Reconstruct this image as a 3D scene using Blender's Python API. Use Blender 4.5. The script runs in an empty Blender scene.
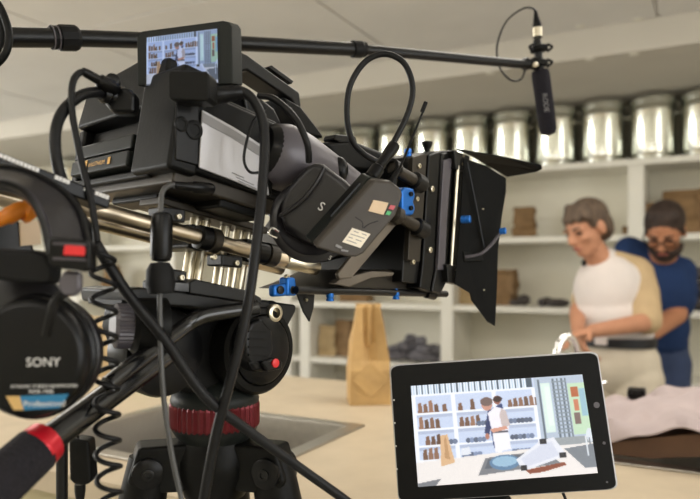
import bpy, bmesh, math, random
import numpy as np
from mathutils import Vector, Matrix
random.seed(7)
S = bpy.context.scene
COL = S.collection
V = Vector
# ------------------------------------------------------------ camera, world, lights, exposure
TH = math.atan2(.466, .885)                        # the room is axis-aligned, the camera looks across it
FPX, CX, HY, EYE = 680.0, 350.0, 270.0, 1.27      # focal length in pixels, image centre, horizon row, eye height
cam_d = bpy.data.cameras.new('camera'); cam = bpy.data.objects.new('camera', cam_d); COL.objects.link(cam)
cam.location = (0, 0, EYE); cam.rotation_euler = (math.pi / 2, 0, TH)
cam_d.sensor_width = 36; cam_d.lens = FPX / 700 * 36; cam_d.shift_y = (HY - 249.5) / 700
cam_d.clip_start = 0.02
cam_d.dof.use_dof = True; cam_d.dof.focus_distance = 0.74; cam_d.dof.aperture_fstop = 5.0
S.camera = cam
S.view_settings.view_transform = 'Standard'; S.view_settings.look = 'None'
S.view_settings.gamma = 1; S.view_settings.use_curve_mapping = False
S.view_settings.exposure = -0.45
w = bpy.data.worlds.new('world'); S.world = w; w.use_nodes = True
w.node_tree.nodes['Background'].inputs[0].default_value = (.9, .95, 1, 1)
w.node_tree.nodes['Background'].inputs[1].default_value = .15
ROOM_U = V((1, 0, 0)); ROOM_V = V((0, 1, 0))     # along the shelf wall, and towards it
def AB(a, b, z=0): return ROOM_U * a + ROOM_V * b + V((0, 0, z))
ROOM_ROT = 0.0
CEIL = 2.35
LIGHTS = [(-2.3, 1.3), (-.4, 1.8), (1.1, 2.3), (-2.4, -1.2), (-.5, -1.2), (1.2, -1.2), (-4.4, .4)]
for i, (a, b) in enumerate(LIGHTS):
    ld = bpy.data.lights.new('ceiling_lamp', 'AREA'); ld.shape = 'RECTANGLE'; ld.size = 1.15; ld.size_y = .5
    ld.energy = (13, 10, 10, 10, 10, 10, 13)[i]; ld.color = (1, .985, .96)
    lo = bpy.data.objects.new('ceiling_lamp', ld); COL.objects.link(lo)
    lo.location = AB(a, b, CEIL - .075); lo.rotation_euler = (0, 0, ROOM_ROT)

UNSEEN_WINDOWS = [(-6.36, .2, 3.4, 1.25, 1.55, 1), (1.96, .3, 2.2, 1.25, 1.55, -1)]     # a, b, width, height, centre z, facing; unseen, left one added to brighten the ceiling
for a, b, ww, wh, z, sgn in UNSEEN_WINDOWS:
    ld = bpy.data.lights.new('window_daylight', 'AREA'); ld.shape = 'RECTANGLE'; ld.size = ww; ld.size_y = wh
    ld.energy = 150 if sgn > 0 else 28; ld.color = (1, .985, .955)
    lo = bpy.data.objects.new('window_daylight', ld); COL.objects.link(lo)
    lo.location = AB(a, b, z); lo.rotation_euler = (math.pi / 2, 0, -math.pi / 2 if sgn > 0 else math.pi / 2)

# ------------------------------------------------------------ helpers
def D(x, y, z):              # a direction given as (right, away, up) of the camera
    return V((.885 * x - .466 * y, .466 * x + .885 * y, z))
def P(px, py, d):            # a pixel's ray at distance d in front of the lens
    return D(d * (px - CX) / FPX, d, 0) + V((0, 0, EYE - d * (py - HY) / FPX))
def lin(c):
    return tuple(((x / 255) / 12.92 if x / 255 <= .04045 else ((x / 255 + .055) / 1.055) ** 2.4) for x in c)
MATS = {}
def mat(name, rgb, rough=.5, metal=0., var=.0, scale=30., bump=0., emit=0., coat=0., spec=.5, stretch=None, sheen=0., trans=0.):
    if name in MATS: return MATS[name]
    m = bpy.data.materials.new(name); m.use_nodes = True; nt = m.node_tree; N = nt.nodes; L = nt.links
    b = N['Principled BSDF']; c = lin(rgb)
    b.inputs['Base Color'].default_value = (*c, 1); b.inputs['Roughness'].default_value = rough
    b.inputs['Metallic'].default_value = metal; b.inputs['Specular IOR Level'].default_value = spec
    b.inputs['Coat Weight'].default_value = coat; b.inputs['Sheen Weight'].default_value = sheen
    b.inputs['Transmission Weight'].default_value = trans
    if emit: b.inputs['Emission Color'].default_value = (*c, 1); b.inputs['Emission Strength'].default_value = emit
    if var or bump:
        tc = N.new('ShaderNodeTexCoord'); mp = N.new('ShaderNodeMapping'); nz = N.new('ShaderNodeTexNoise')
        L.new(tc.outputs['Object'], mp.inputs[0]); L.new(mp.outputs[0], nz.inputs[0])
        if stretch: mp.inputs['Scale'].default_value = stretch
        nz.inputs['Scale'].default_value = scale; nz.inputs['Detail'].default_value = 5
        if var:
            r = N.new('ShaderNodeValToRGB'); L.new(nz.outputs[0], r.inputs[0])
            r.color_ramp.elements[0].position = .3; r.color_ramp.elements[1].position = .7
            r.color_ramp.elements[0].color = (*[max(0, x * (1 - var)) for x in c], 1)
            r.color_ramp.elements[1].color = (*[min(1, x * (1 + var)) for x in c], 1)
            L.new(r.outputs[0], b.inputs['Base Color'])
        if bump:
            bp = N.new('ShaderNodeBump'); bp.inputs['Strength'].default_value = bump; bp.inputs['Distance'].default_value = .003
            L.new(nz.outputs[0], bp.inputs['Height']); L.new(bp.outputs[0], b.inputs['Normal'])
    MATS[name] = m; return m
class MB:
    def __init__(s): s.v = []; s.f = []
    def add(s, vs, fs):
        o = len(s.v); s.v += [V(x) for x in vs]; s.f += [tuple(o + i for i in f) for f in fs]; return s
    def prism(s, pts, vec):
        n = len(pts); vec = V(vec)
        return s.add([V(p) for p in pts] + [V(p) + vec for p in pts],
              [tuple(range(n)), tuple(range(2 * n - 1, n - 1, -1))] + [(i, (i + 1) % n, n + (i + 1) % n, n + i) for i in range(n)])
    def box(s, c, ax, ay, az):
        c, ax, ay, az = V(c), V(ax), V(ay), V(az)
        return s.prism([c - ax - ay - az, c + ax - ay - az, c + ax + ay - az, c - ax + ay - az], az * 2)
    def bx(s, x0, x1, y0, y1, z0, z1):
        return s.prism([(x0, y0, z0), (x1, y0, z0), (x1, y1, z0), (x0, y1, z0)], (0, 0, z1 - z0))
    def tube(s, pts, r, n=10, caps=True):
        pts = [V(p) for p in pts]; m = len(pts)
        if not isinstance(r, (list, tuple)): r = [r] * m
        t0 = (pts[1] - pts[0]).normalized(); up = t0.orthogonal().normalized(); vs = []; fs = []
        for i, p in enumerate(pts):
            t = (pts[min(i + 1, m - 1)] - pts[max(i - 1, 0)]).normalized()
            up = (up - t * up.dot(t)); up = up.normalized() if up.length > 1e-6 else t.orthogonal().normalized()
            sd = t.cross(up)
            for k in range(n):
                a = 2 * math.pi * k / n; vs.append(p + (up * math.cos(a) + sd * math.sin(a)) * r[i])
        for i in range(m - 1):
            for k in range(n):
                k2 = (k + 1) % n; fs.append((i * n + k, i * n + k2, (i + 1) * n + k2, (i + 1) * n + k))
        if caps: fs += [tuple(range(n - 1, -1, -1)), tuple(range((m - 1) * n, m * n))]
        return s.add(vs, fs)
    def lathe(s, o, ax, prof, n=24, sx=1., up=None):
        o = V(o); ax = V(ax).normalized(); e = (V(up) - ax * V(up).dot(ax)).normalized() if up else ax.orthogonal().normalized()
        g = ax.cross(e); vs = []; fs = []
        for t, r in prof:
            for k in range(n):
                a = 2 * math.pi * k / n; vs.append(o + ax * t + (e * math.cos(a) + g * math.sin(a) * sx) * max(r, 1e-5))
        for i in range(len(prof) - 1):
            for k in range(n):
                k2 = (k + 1) % n; fs.append((i * n + k, i * n + k2, (i + 1) * n + k2, (i + 1) * n + k))
        fs += [tuple(range(n - 1, -1, -1)), tuple(range((len(prof) - 1) * n, len(prof) * n))]
        return s.add(vs, fs)
    def ell(s, c, ax, ay, az, n=16, m=10):
        c, ax, ay, az = V(c), V(ax), V(ay), V(az); vs = [c - az]; fs = []
        for j in range(1, m):
            t = -math.pi / 2 + math.pi * j / m
            for k in range(n):
                a = 2 * math.pi * k / n; vs.append(c + az * math.sin(t) + (ax * math.cos(a) + ay * math.sin(a)) * math.cos(t))
        vs.append(c + az); q = len(vs) - 1
        for k in range(n):
            k2 = (k + 1) % n; fs.append((0, 1 + k2, 1 + k)); fs.append((q, q - n + k, q - n + k2))
            for j in range(m - 2): fs.append((1 + j * n + k, 1 + j * n + k2, 1 + (j + 1) * n + k2, 1 + (j + 1) * n + k))
        return s.add(vs, fs)
    def ribbon(s, A, B, th):             # a strip between two space curves, th = thickness vector
        n = len(A); th = V(th); vs = [V(a) for a in A] + [V(b) for b in B]
        vs += [v + th for v in vs]; fs = []
        for i in range(n - 1):
            fs += [(i, i + 1, n + i + 1, n + i), (2 * n + i, 3 * n + i, 3 * n + i + 1, 2 * n + i + 1),
                   (i, 2 * n + i, 2 * n + i + 1, i + 1), (n + i, n + i + 1, 3 * n + i + 1, 3 * n + i)]
        fs += [(0, n, 3 * n, 2 * n), (n - 1, 3 * n - 1, 4 * n - 1, 2 * n - 1)]
        return s.add(vs, fs)
    def grid(s, fn, nu, nv, th=None):
        vs = [V(fn(i / nu, j / nv)) for j in range(nv + 1) for i in range(nu + 1)]
        fs = [(j * (nu + 1) + i, j * (nu + 1) + i + 1, (j + 1) * (nu + 1) + i + 1, (j + 1) * (nu + 1) + i) for j in range(nv) for i in range(nu)]
        return s.add(vs, fs)
ROOTLOC = {}
def mesh_from(name, mb, off=V((0, 0, 0)), smooth=35):
    me = bpy.data.meshes.new(name); me.from_pydata([tuple(v - off) for v in mb.v], [], mb.f)
    bm = bmesh.new(); bm.from_mesh(me); bmesh.ops.recalc_face_normals(bm, faces=bm.faces); bm.to_mesh(me); bm.free()
    if smooth:
        me.polygons.foreach_set('use_smooth', [True] * len(me.polygons)); me.set_sharp_from_angle(angle=math.radians(smooth))
    return me
def tag(o, label=None, cat=None, group=None, kind=None):
    if label: o['label'] = label
    if cat: o['category'] = cat
    if group: o['group'] = group
    if kind: o['kind'] = kind
    return o
def root(name, loc, label, cat, group=None):
    o = bpy.data.objects.new(name, None); COL.objects.link(o); o.location = V(loc); o.empty_display_size = .05
    ROOTLOC[o.name] = V(loc); return tag(o, label, cat, group)
def part(name, mb, m, parent, bevel=0, smooth=35, seg=2, solid=0, label=None):
    off = ROOTLOC[parent.name]
    o = bpy.data.objects.new(name, mesh_from(name, mb, off, smooth)); COL.objects.link(o)
    o.parent = parent; ROOTLOC[o.name] = off
    o.data.materials.append(m); mods(o, bevel, seg, solid)
    if label: o['label'] = label
    return o
def mods(o, bevel, seg, solid):
    if solid: md = o.modifiers.new('solid', 'SOLIDIFY'); md.thickness = solid; md.offset = 0
    if bevel: md = o.modifiers.new('bevel', 'BEVEL'); md.width = bevel; md.segments = seg; md.limit_method = 'ANGLE'; md.angle_limit = math.radians(40); md.harden_normals = True
def single(name, mb, m, label=None, cat=None, group=None, kind=None, bevel=0, smooth=35, seg=2, solid=0):
    xs = [v.x for v in mb.v]; ys = [v.y for v in mb.v]
    off = V(((min(xs) + max(xs)) / 2, (min(ys) + max(ys)) / 2, min(v.z for v in mb.v)))
    o = bpy.data.objects.new(name, mesh_from(name, mb, off, smooth)); COL.objects.link(o); o.location = off
    ROOTLOC[o.name] = off; o.data.materials.append(m); mods(o, bevel, seg, solid)
    return tag(o, label, cat, group, kind)
def copy_tree(o, parent=None):
    c = o.copy(); COL.objects.link(c); c.parent = parent; ROOTLOC[c.name] = ROOTLOC[o.name]
    for ch in list(o.children): copy_tree(ch, c)
    return c
def smooth_path(pts, k=8):
    pts = [V(p) for p in pts]; out = []; n = len(pts)
    for i in range(n - 1):
        p0, p1, p2, p3 = pts[max(i - 1, 0)], pts[i], pts[i + 1], pts[min(i + 2, n - 1)]
        for j in range(k):
            t = j / k
            out.append(.5 * (2 * p1 + (p2 - p0) * t + (2 * p0 - 5 * p1 + 4 * p2 - p3) * t * t + (3 * p1 - p0 - 3 * p2 + p3) * t ** 3))
    return out + [pts[-1]]
def text(name, s, pos, right, up, size, m, parent, lift=.0004, align='LEFT'):
    cu = bpy.data.curves.new(name, 'FONT'); cu.body = s; cu.size = 1; cu.align_x = align; cu.resolution_u = 3
    ob = bpy.data.objects.new(name, cu); COL.objects.link(ob); bpy.context.view_layer.update()
    me = bpy.data.meshes.new_from_object(ob.evaluated_get(bpy.context.evaluated_depsgraph_get()))
    bpy.data.objects.remove(ob); bpy.data.curves.remove(cu)
    right = V(right).normalized(); up = (V(up) - right * V(up).dot(right)).normalized(); nr = right.cross(up)
    off = ROOTLOC[parent.name]; pos = V(pos) + nr * lift
    for v in me.vertices: v.co = pos + right * v.co.x * size + up * v.co.y * size - off
    me.materials.clear(); me.materials.append(m)
    o = bpy.data.objects.new(name, me); COL.objects.link(o); o.parent = parent; ROOTLOC[o.name] = off; return o
def print_panel(name, corners, img, m, parent, lift=.0006):
    """flat printed or displayed picture: a grid of coloured points on a quad (tl, tr, br, bl); img = rows of linear rgb"""
    h, wd, _ = img.shape; tl, tr, br, bl = [V(c) for c in corners]; off = ROOTLOC[parent.name]
    nr = (tr - tl).cross(bl - tl).normalized(); 
    if nr.dot(tl - V((0, 0, EYE))) > 0: nr = -nr
    vs = []
    for j in range(h):
        for i in range(wd):
            a = i / (wd - 1); b = j / (h - 1)
            vs.append(tuple((tl * (1 - a) + tr * a) * (1 - b) + (bl * (1 - a) + br * a) * b + nr * lift - off))
    fs = [(j * wd + i, j * wd + i + 1, (j + 1) * wd + i + 1, (j + 1) * wd + i) for j in range(h - 1) for i in range(wd - 1)]
    me = bpy.data.meshes.new(name); me.from_pydata(vs, [], fs)
    at = me.color_attributes.new('picture', 'FLOAT_COLOR', 'POINT')
    dat = np.ones((h * wd, 4), np.float32); dat[:, :3] = img.reshape(-1, 3); at.data.foreach_set('color', dat.ravel())
    me.materials.append(m)
    o = bpy.data.objects.new(name, me); COL.objects.link(o); o.parent = parent; ROOTLOC[o.name] = off; return o
def screen_mat(name, strength):
    m = bpy.data.materials.new(name); m.use_nodes = True; nt = m.node_tree; b = nt.nodes['Principled BSDF']
    a = nt.nodes.new('ShaderNodeVertexColor'); a.layer_name = 'picture'
    b.inputs['Base Color'].default_value = (.01, .01, .01, 1); b.inputs['Roughness'].default_value = .25
    nt.links.new(a.outputs[0], b.inputs['Emission Color']); b.inputs['Emission Strength'].default_value = strength; return m

# ------------------------------------------------------------ materials
M_ceil = mat('ceiling_paint', (226, 224, 220), .8, var=.04, scale=3)
M_soff = mat('soffit_paint', (208, 203, 192), .8, var=.03, scale=3)
M_wall = mat('wall_paint', (232, 228, 213), .8, var=.03, scale=4)
M_white = mat('white_shelf_paint', (236, 233, 222), .55, var=.03, scale=8)
M_floor = mat('floor_vinyl', (172, 169, 162), .5, var=.1, scale=6)
M_top = mat('beige_worktop', (194, 178, 153), .45, var=.06, scale=14, bump=.05)
M_cab = mat('cabinet_beige', (176, 165, 130), .5, var=.04, scale=6)
M_steel = mat('brushed_steel', (186, 182, 176), .33, 1, var=.08, scale=60, stretch=(1, 12, 1))
M_can = mat('tin_can_metal', (226, 228, 220), .2, 1, var=.05, scale=12, stretch=(1, 1, .1))
M_chrome = mat('chrome', (230, 230, 230), .1, 1)
M_kraft = mat('kraft_paper', (192, 156, 102), .75, var=.12, scale=22, bump=.35)
M_kraft2 = mat('dark_kraft_paper', (132, 104, 70), .8, var=.16, scale=20, bump=.4)
M_kraft3 = mat('pale_kraft_paper', (188, 164, 124), .8, var=.1, scale=20, bump=.4)
M_clay = mat('grey_clay', (104, 102, 108), .7, var=.25, scale=25, bump=.3)
M_clay2 = mat('dark_clay', (70, 64, 62), .6, var=.25, scale=25, bump=.3)
M_black = mat('black_plastic', (12, 12, 11), .42, var=.12, scale=200, bump=.06, spec=.15)
M_blk2 = mat('black_gloss_plastic', (10, 10, 11), .3, spec=.22)
M_blkm = mat('black_anodised_metal', (14, 14, 14), .36, .0, var=.1, scale=120, spec=.3)
M_rub = mat('black_rubber', (14, 14, 15), .62, var=.1, scale=150, spec=.22)
M_cable = mat('cable_rubber', (20, 20, 21), .42, spec=.22)
M_cablg = mat('grey_cable', (70, 70, 70), .4)
M_gun = mat('gunmetal_plastic', (84, 80, 86), .36, .15, var=.06, scale=60)
M_brn = mat('warm_dark_metal', (50, 45, 38), .4, .5, var=.12, scale=40)  # brown tint carries light bounced off the worktop on the underside plates
M_grn = mat('dark_green_plastic', (26, 29, 27), .45, var=.06, scale=80, spec=.18)
M_taup = mat('taupe_plastic', (66, 61, 56), .42, var=.06, scale=80, spec=.22)
M_silv = mat('silver_label', (176, 174, 176), .38, .35, var=.06, scale=15)
M_rod = mat('bronze_steel_rod', (196, 182, 160), .33, 1, var=.04, scale=30)
M_hand = mat('glossy_black_tube', (16, 16, 17), .2, spec=.7)
M_flag = mat('matt_black_flag', (13, 13, 12), .7, var=.2, scale=120, spec=.12)
M_arm = mat('grey_tan_metal', (108, 100, 90), .42, .4, var=.06, scale=40)
M_alu = mat('bare_aluminium', (206, 198, 178), .3, 1, var=.06, scale=40)
M_blue = mat('blue_anodised', (26, 104, 190), .32, .45, var=.05, scale=50)
M_red = mat('red_anodised', (88, 10, 21), .3, .55, var=.1, scale=40)
M_redp = mat('red_plastic', (214, 40, 44), .4)
M_redb = mat('bright_red_ring', (196, 26, 42), .3, .3)
M_org = mat('orange_plastic', (226, 132, 34), .4)
M_leath = mat('black_leather', (24, 22, 25), .34, var=.12, scale=90, bump=.15, spec=.45)
M_foam = mat('black_foam', (38, 36, 40), .95, var=.25, scale=400, bump=.8, spec=.22)
M_mic = mat('microphone_foam', (33, 31, 37), .95, var=.25, scale=500, bump=.8, spec=.22)
M_gold = mat('gold_print', (212, 160, 62), .4, .3)
M_whitep = mat('white_print', (214, 212, 210), .5)
M_greyp = mat('grey_print', (128, 126, 126), .5)
M_bluep = mat('blue_print', (26, 108, 150), .4)
M_tan = mat('tan_print', (196, 160, 100), .4)
M_lblc = mat('cream_label', (228, 218, 200), .5, var=.05, scale=60)
M_lblt = mat('tan_label', (206, 180, 148), .5, var=.05, scale=60)
M_ledr = mat('red_led', (170, 36, 48), .3, emit=.15)
M_ledg = mat('green_led', (40, 150, 80), .3, emit=.15)
M_diff = mat('lamp_diffuser', (255, 244, 224), .5, emit=4)
M_cloth = mat('white_pink_cloth', (178, 163, 162), .85, var=.07, scale=9, bump=.3)
M_plank = mat('brown_board', (88, 60, 38), .6, var=.25, scale=14, stretch=(1, 6, 1))
M_skin = mat('skin', (192, 138, 108), .55, var=.06, scale=14, spec=.35)
M_skin2 = mat('skin_tan', (180, 124, 92), .55, var=.06, scale=14, spec=.35)
M_lip = mat('lip', (160, 92, 80), .5)
M_eyew = mat('eye_white', (225, 218, 208), .3)
M_iris = mat('dark_iris', (40, 30, 24), .3)
M_hairg = mat('grey_brown_hair', (90, 74, 60), .7, var=.35, scale=60, bump=.8, stretch=(1, 1, .35))
M_hairb = mat('dark_brown_hair', (48, 34, 26), .7, var=.3, scale=60, bump=.8, stretch=(1, 1, .35))
M_shirt = mat('white_shirt', (218, 209, 204), .85, var=.03, scale=9, bump=.2)
M_slv = mat('beige_sleeve', (190, 164, 126), .85, var=.08, scale=12, bump=.35)
M_pant = mat('cream_trousers', (214, 202, 182), .85, var=.05, scale=10, bump=.3)
M_polo = mat('blue_polo', (13, 44, 88), .85, var=.1, scale=12, bump=.3)
M_jean = mat('blue_jeans', (52, 66, 98), .85, var=.12, scale=24, bump=.3)
M_belt = mat('black_belt', (24, 24, 28), .5)
M_screen = screen_mat('lit_screen', 1.55)

# ------------------------------------------------------------ the room
A0, A1, B0, SH, BW = -6.4, 2.0, -2.4, 3.89, 4.25          # a range, back wall, shelf front line, wall behind the shelves
def rbox(mb, a0, a1, b0, b1, z0, z1):
    return mb.prism([AB(a0, b0, z0), AB(a1, b0, z0), AB(a1, b1, z0), AB(a0, b1, z0)], (0, 0, z1 - z0))
single('floor', rbox(MB(), A0, A1, B0, BW, -.05, 0), M_floor, kind='structure')
single('wall_front', rbox(MB(), A0 - .1, A1 + .1, BW, BW + .1, 0, 2.5), M_wall, kind='structure')
single('wall_back', rbox(MB(), A0 - .1, A1 + .1, B0 - .1, B0, 0, 2.5), M_wall, kind='structure')
single('wall_left', rbox(MB(), A0 - .1, A0, B0, BW, 0, 2.5), M_wall, kind='structure')
single('wall_right', rbox(MB(), A1, A1 + .1, B0, BW, 0, 2.5), M_wall, kind='structure')
ceil = single('ceiling', rbox(MB(), A0, A1, B0, BW, CEIL + .012, CEIL + .08), M_ceil, kind='structure')
for i, (a, b, ww, wh, z, sgn) in enumerate(UNSEEN_WINDOWS):  # frames and glowing panes of the unseen windows, the left one made up
    fr_ = MB(); a_in = a - sgn * .02
    for (y0, y1, z0_, z1_) in ((b - ww / 2 - .06, b + ww / 2 + .06, z - wh / 2 - .06, z - wh / 2), (b - ww / 2 - .06, b + ww / 2 + .06, z + wh / 2, z + wh / 2 + .06), (b - ww / 2 - .06, b - ww / 2, z - wh / 2, z + wh / 2), (b + ww / 2, b + ww / 2 + .06, z - wh / 2, z + wh / 2)):
        rbox(fr_, min(a_in, a + sgn * .02), max(a_in, a + sgn * .02), y0, y1, z0_, z1_)
    wo = single('window_%d' % (i + 1), fr_, M_white, kind='structure')
    part('pane', rbox(MB(), min(a_in, a_in + sgn * .006), max(a_in, a_in + sgn * .006), b - ww / 2, b + ww / 2, z - wh / 2, z + wh / 2), mat('daylight_pane', (235, 242, 250), .3, emit=1.2), wo)
pa, pb = 1.2, 1.05
ROOTLOC_C = ROOTLOC[ceil.name]
for ia in range(7):
    for ib in range(5):
        a = -6.19 + ia * pa; b = 2.14 + (ib - 4) * pb
        part('ceiling_panel', rbox(MB(), a + .006, min(a + pa, A1) - .006, max(b, B0) + .006, min(b + pb, 3.19) - .006, CEIL, CEIL + .014), M_ceil, ceil, bevel=.003, seg=1)
soff = single('trim_1', rbox(MB(), A0, A1, 3.19, BW, 2.22, CEIL + .01), M_soff, kind='structure')
for (px, py) in ((590, 59), (634, 54), (490, 73)):
    d = (2.22 - EYE) * FPX / (HY - py); q = P(px, py, d)
    part('screw_cap', MB().lathe(q, (0, 0, -1), [(-.004, .02), (.004, .02), (.006, .012)], 12), M_white, soff)
for (px, py) in ((638, 19), (332, 93), (372, 90), (580, 26)):
    d = (CEIL - EYE) * FPX / (HY - py); q = P(px, py, d)
    part('screw_cap', MB().lathe(q, (0, 0, -1), [(-.004, .02), (.004, .02), (.006, .012)], 12), M_white, ceil)
for i, (a, b) in enumerate(LIGHTS):
    fx = root('ceiling_light', AB(a, b, CEIL), 'flat rectangular ceiling light in a white frame', 'light', 'ceiling lights over the room')
    fr = MB()
    for (x0, x1, y0, y1) in ((-.62, .62, -.3, -.27), (-.62, .62, .27, .3), (-.62, -.59, -.27, .27), (.59, .62, -.27, .27)):
        rbox(fr, a + x0, a + x1, b + y0, b + y1, CEIL - .06, CEIL)
    part('frame', fr, M_white, fx)
    part('diffuser', rbox(MB(), a - .59, a + .59, b - .27, b + .27, CEIL - .05, CEIL - .04), M_diff, fx)
# strip light far left under the soffit edge
q = AB(-5.0, 2.75, CEIL)
fx = root('ceiling_light', q, 'long glowing strip light on the far ceiling behind the headphones', 'light')
part('housing', rbox(MB(), -5.55, -4.45, 2.66, 2.84, CEIL - .04, CEIL), M_white, fx)
part('diffuser', rbox(MB(), -5.53, -4.47, 2.68, 2.82, CEIL - .06, CEIL - .04), M_diff, fx)

# ------------------------------------------------------------ shelving
def wall_pt(px, py, b=SH):        # where a pixel's ray meets the shelf front plane
    t = (px - CX) / FPX; d = b / (.885 + .466 * t); return P(px, py, d)
def a_of(px, b=SH): return wall_pt(px, HY, b).dot(ROOM_U)
LV = [.30, .69, 1.06, 1.46, 1.86]
posts = [a_of(636), a_of(447), a_of(305), a_of(286)]
posts += [posts[-1] - 1.03 * k for k in range(1, 4)] + [posts[0] + 1.04, posts[0] + 2.0]
posts.sort()
posts = [p for p in posts if p < A1 - .05]
su = root('shelving_unit', AB(posts[3], SH, 0), 'long white built-in shelving with open bays along the wall', 'shelves')
for a in posts:
    part('upright', rbox(MB(), a - .04, a + .04, SH - .005, BW - .02, 0, 1.845), M_white, su, bevel=.004, seg=1)
for z in LV:
    th = .035
    if z == LV[-1]:
        part('shelf_board', rbox(MB(), posts[0] - .04, posts[-1] + .04, SH - .01, BW - .002, z - th, z), M_white, su, bevel=.004, seg=1)
    else:
        for a, a2 in zip(posts[:-1], posts[1:]):
            part('shelf_board', rbox(MB(), a + .04, a2 - .04, SH, BW - .02, z - th, z), M_white, su, bevel=.004, seg=1)
part('back_panel', rbox(MB(), posts[0] - .04, posts[-1] + .04, BW - .02, BW - .002, 0, 1.84), M_wall, su)

# metal cans along the top board
def make_can(r, h):
    o = root('metal_can', (0, 0, 0), 'tall shiny metal can with a banded lid standing on the top shelf', 'can', 'metal cans along the top shelf')
    part('body', MB().lathe((0, 0, 0), (0, 0, 1), [(0, r * .96), (.006, r * .98), (.03, r * .98), (.034, r), (.036, r * .98), (h * .78, r * .98), (h * .79, r), (h * .8, r * .98), (h - .03, r * .98)], 40), M_can, o)
    part('lid', MB().lathe((0, 0, 0), (0, 0, 1), [(h - .034, r * 1.0), (h - .032, r * 1.035), (h - .012, r * 1.035), (h - .008, r), (h, r * .97), (h - .006, r * .9)], 40), M_can, o)
    for k in (-1, 1):
        part('handle', MB().tube(smooth_path([(k * r * .95, -.03, h * .72), (k * (r + .012), -.02, h * .71), (k * (r + .014), .02, h * .71), (k * r * .95, .03, h * .72)], 4), .003, 6), M_can, o)
    return o
can = make_can(.115, .334)
ca = a_of(604, SH + .125) - 17 * .252; first = True; k = 0
while ca < .9 and k < 21:
    o = can if first else copy_tree(can)
    o.location = AB(ca, SH + .125 + random.uniform(-.004, .004), LV[-1]); o.rotation_euler.z = ROOM_ROT + random.uniform(-.4, .4)
    first = False; ca += .252 + random.uniform(-.003, .003); k += 1

# paper bags
def bag_mb(wd, dp, h, top=.35, seed=0, crumple=.01, lean=0.):
    """kraft bag: rectangular base, gusseted sides folding in towards a pinched top"""
    r = random.Random(seed); mb = MB(); rows = [0, .12, .3, .36, .55, .75, .9, 1.0]; rings = []
    for t in rows:
        k = max(0, (t - .3) / .7); dd = dp * (1 - (1 - top) * k); ww = wd * (1 - .06 * k); g = .42 * dd * min(1, k * 1.5)
        x, y = ww / 2, dd / 2; sh = lean * t * h
        ring = [(-x, -y), (-x / 3, -y * (1 + .1 * k)), (x / 3, -y * (1 + .06 * k)), (x, -y), (x - g * .9, 0), (x, y), (x / 3, y), (-x / 3, y), (-x, y), (-x + g * .9, 0)]
        rings.append([V((p[0] + sh + r.uniform(-1, 1) * crumple, p[1] + r.uniform(-1, 1) * crumple, t * h + (r.uniform(-1, 1) * crumple * .6 if t > 0 else 0))) for p in ring])
    n = len(rings[0])
    vs = [v for R in rings for v in R]
    fs = [tuple(range(n))] + [(j * n + i, j * n + (i + 1) % n, (j + 1) * n + (i + 1) % n, (j + 1) * n + i) for j in range(len(rows) - 1) for i in range(n)]
    mb.add(vs, fs)
    # folded-over rim
    top_r = rings[-1]; c = sum(top_r, V((0, 0, 0))) / n
    inn = [v + (c - v) * .06 + V((0, 0, -.02)) for v in top_r]
    mb.add(top_r + inn, [(i, (i + 1) % n, n + (i + 1) % n, n + i) for i in range(n)])
    return mb
def place_bag(px_base, z, b, wd, dp, h, m, label, seed, rot=0, top=.35, lean=0, crumple=.012, group=None, name='paper_bag', fold=True):
    o = root(name, (0, 0, 0), label, 'bag', group)
    part('bag_body', bag_mb(wd, dp, h, top, seed, crumple, lean), m, o, smooth=20, solid=.0012)
    if fold:
        f = MB().box((lean * h, -dp * top * .55, h * .96), (wd * .44, 0, 0), (0, .004, 0), (0, -.0, h * .05))
        part('folded_flap', f, m, o, bevel=.002)
    q = wall_pt(px_base, HY, b); o.location = V((q.x, q.y, z)); o.rotation_euler.z = ROOM_ROT + rot; return o
# ---- counter and what stands on it come first in size
CT, CB0, CB1, CA0, CA1 = .90, .85, 2.0, -4.2, 1.5
def ctop(px, py):
    d = (EYE - CT) * FPX / (py - HY); return P(px, py, d)
sinkA = (-1.29, -.74, .985, 1.42); sinkB = (-.50, .45, 1.40, 1.84)
wt = MB()
def slab(a0, a1, b0, b1): rbox(wt, a0, a1, b0, b1, CT - .04, CT)
slab(CA0, sinkA[0], CB0, CB1); slab(sinkA[0], sinkA[1], CB0, sinkA[2]); slab(sinkA[0], sinkA[1], sinkA[3], CB1)
slab(sinkA[1], sinkB[0], CB0, CB1); slab(sinkB[0], sinkB[1], CB0, sinkB[2]); slab(sinkB[0], sinkB[1], sinkB[3], CB1); slab(sinkB[1], CA1, CB0, CB1)
single('worktop', wt, M_top, 'long beige worktop with two inset sinks between tripod and shelves', 'counter')
cu_w = (CA1 - CA0 - .1) / 6
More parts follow.
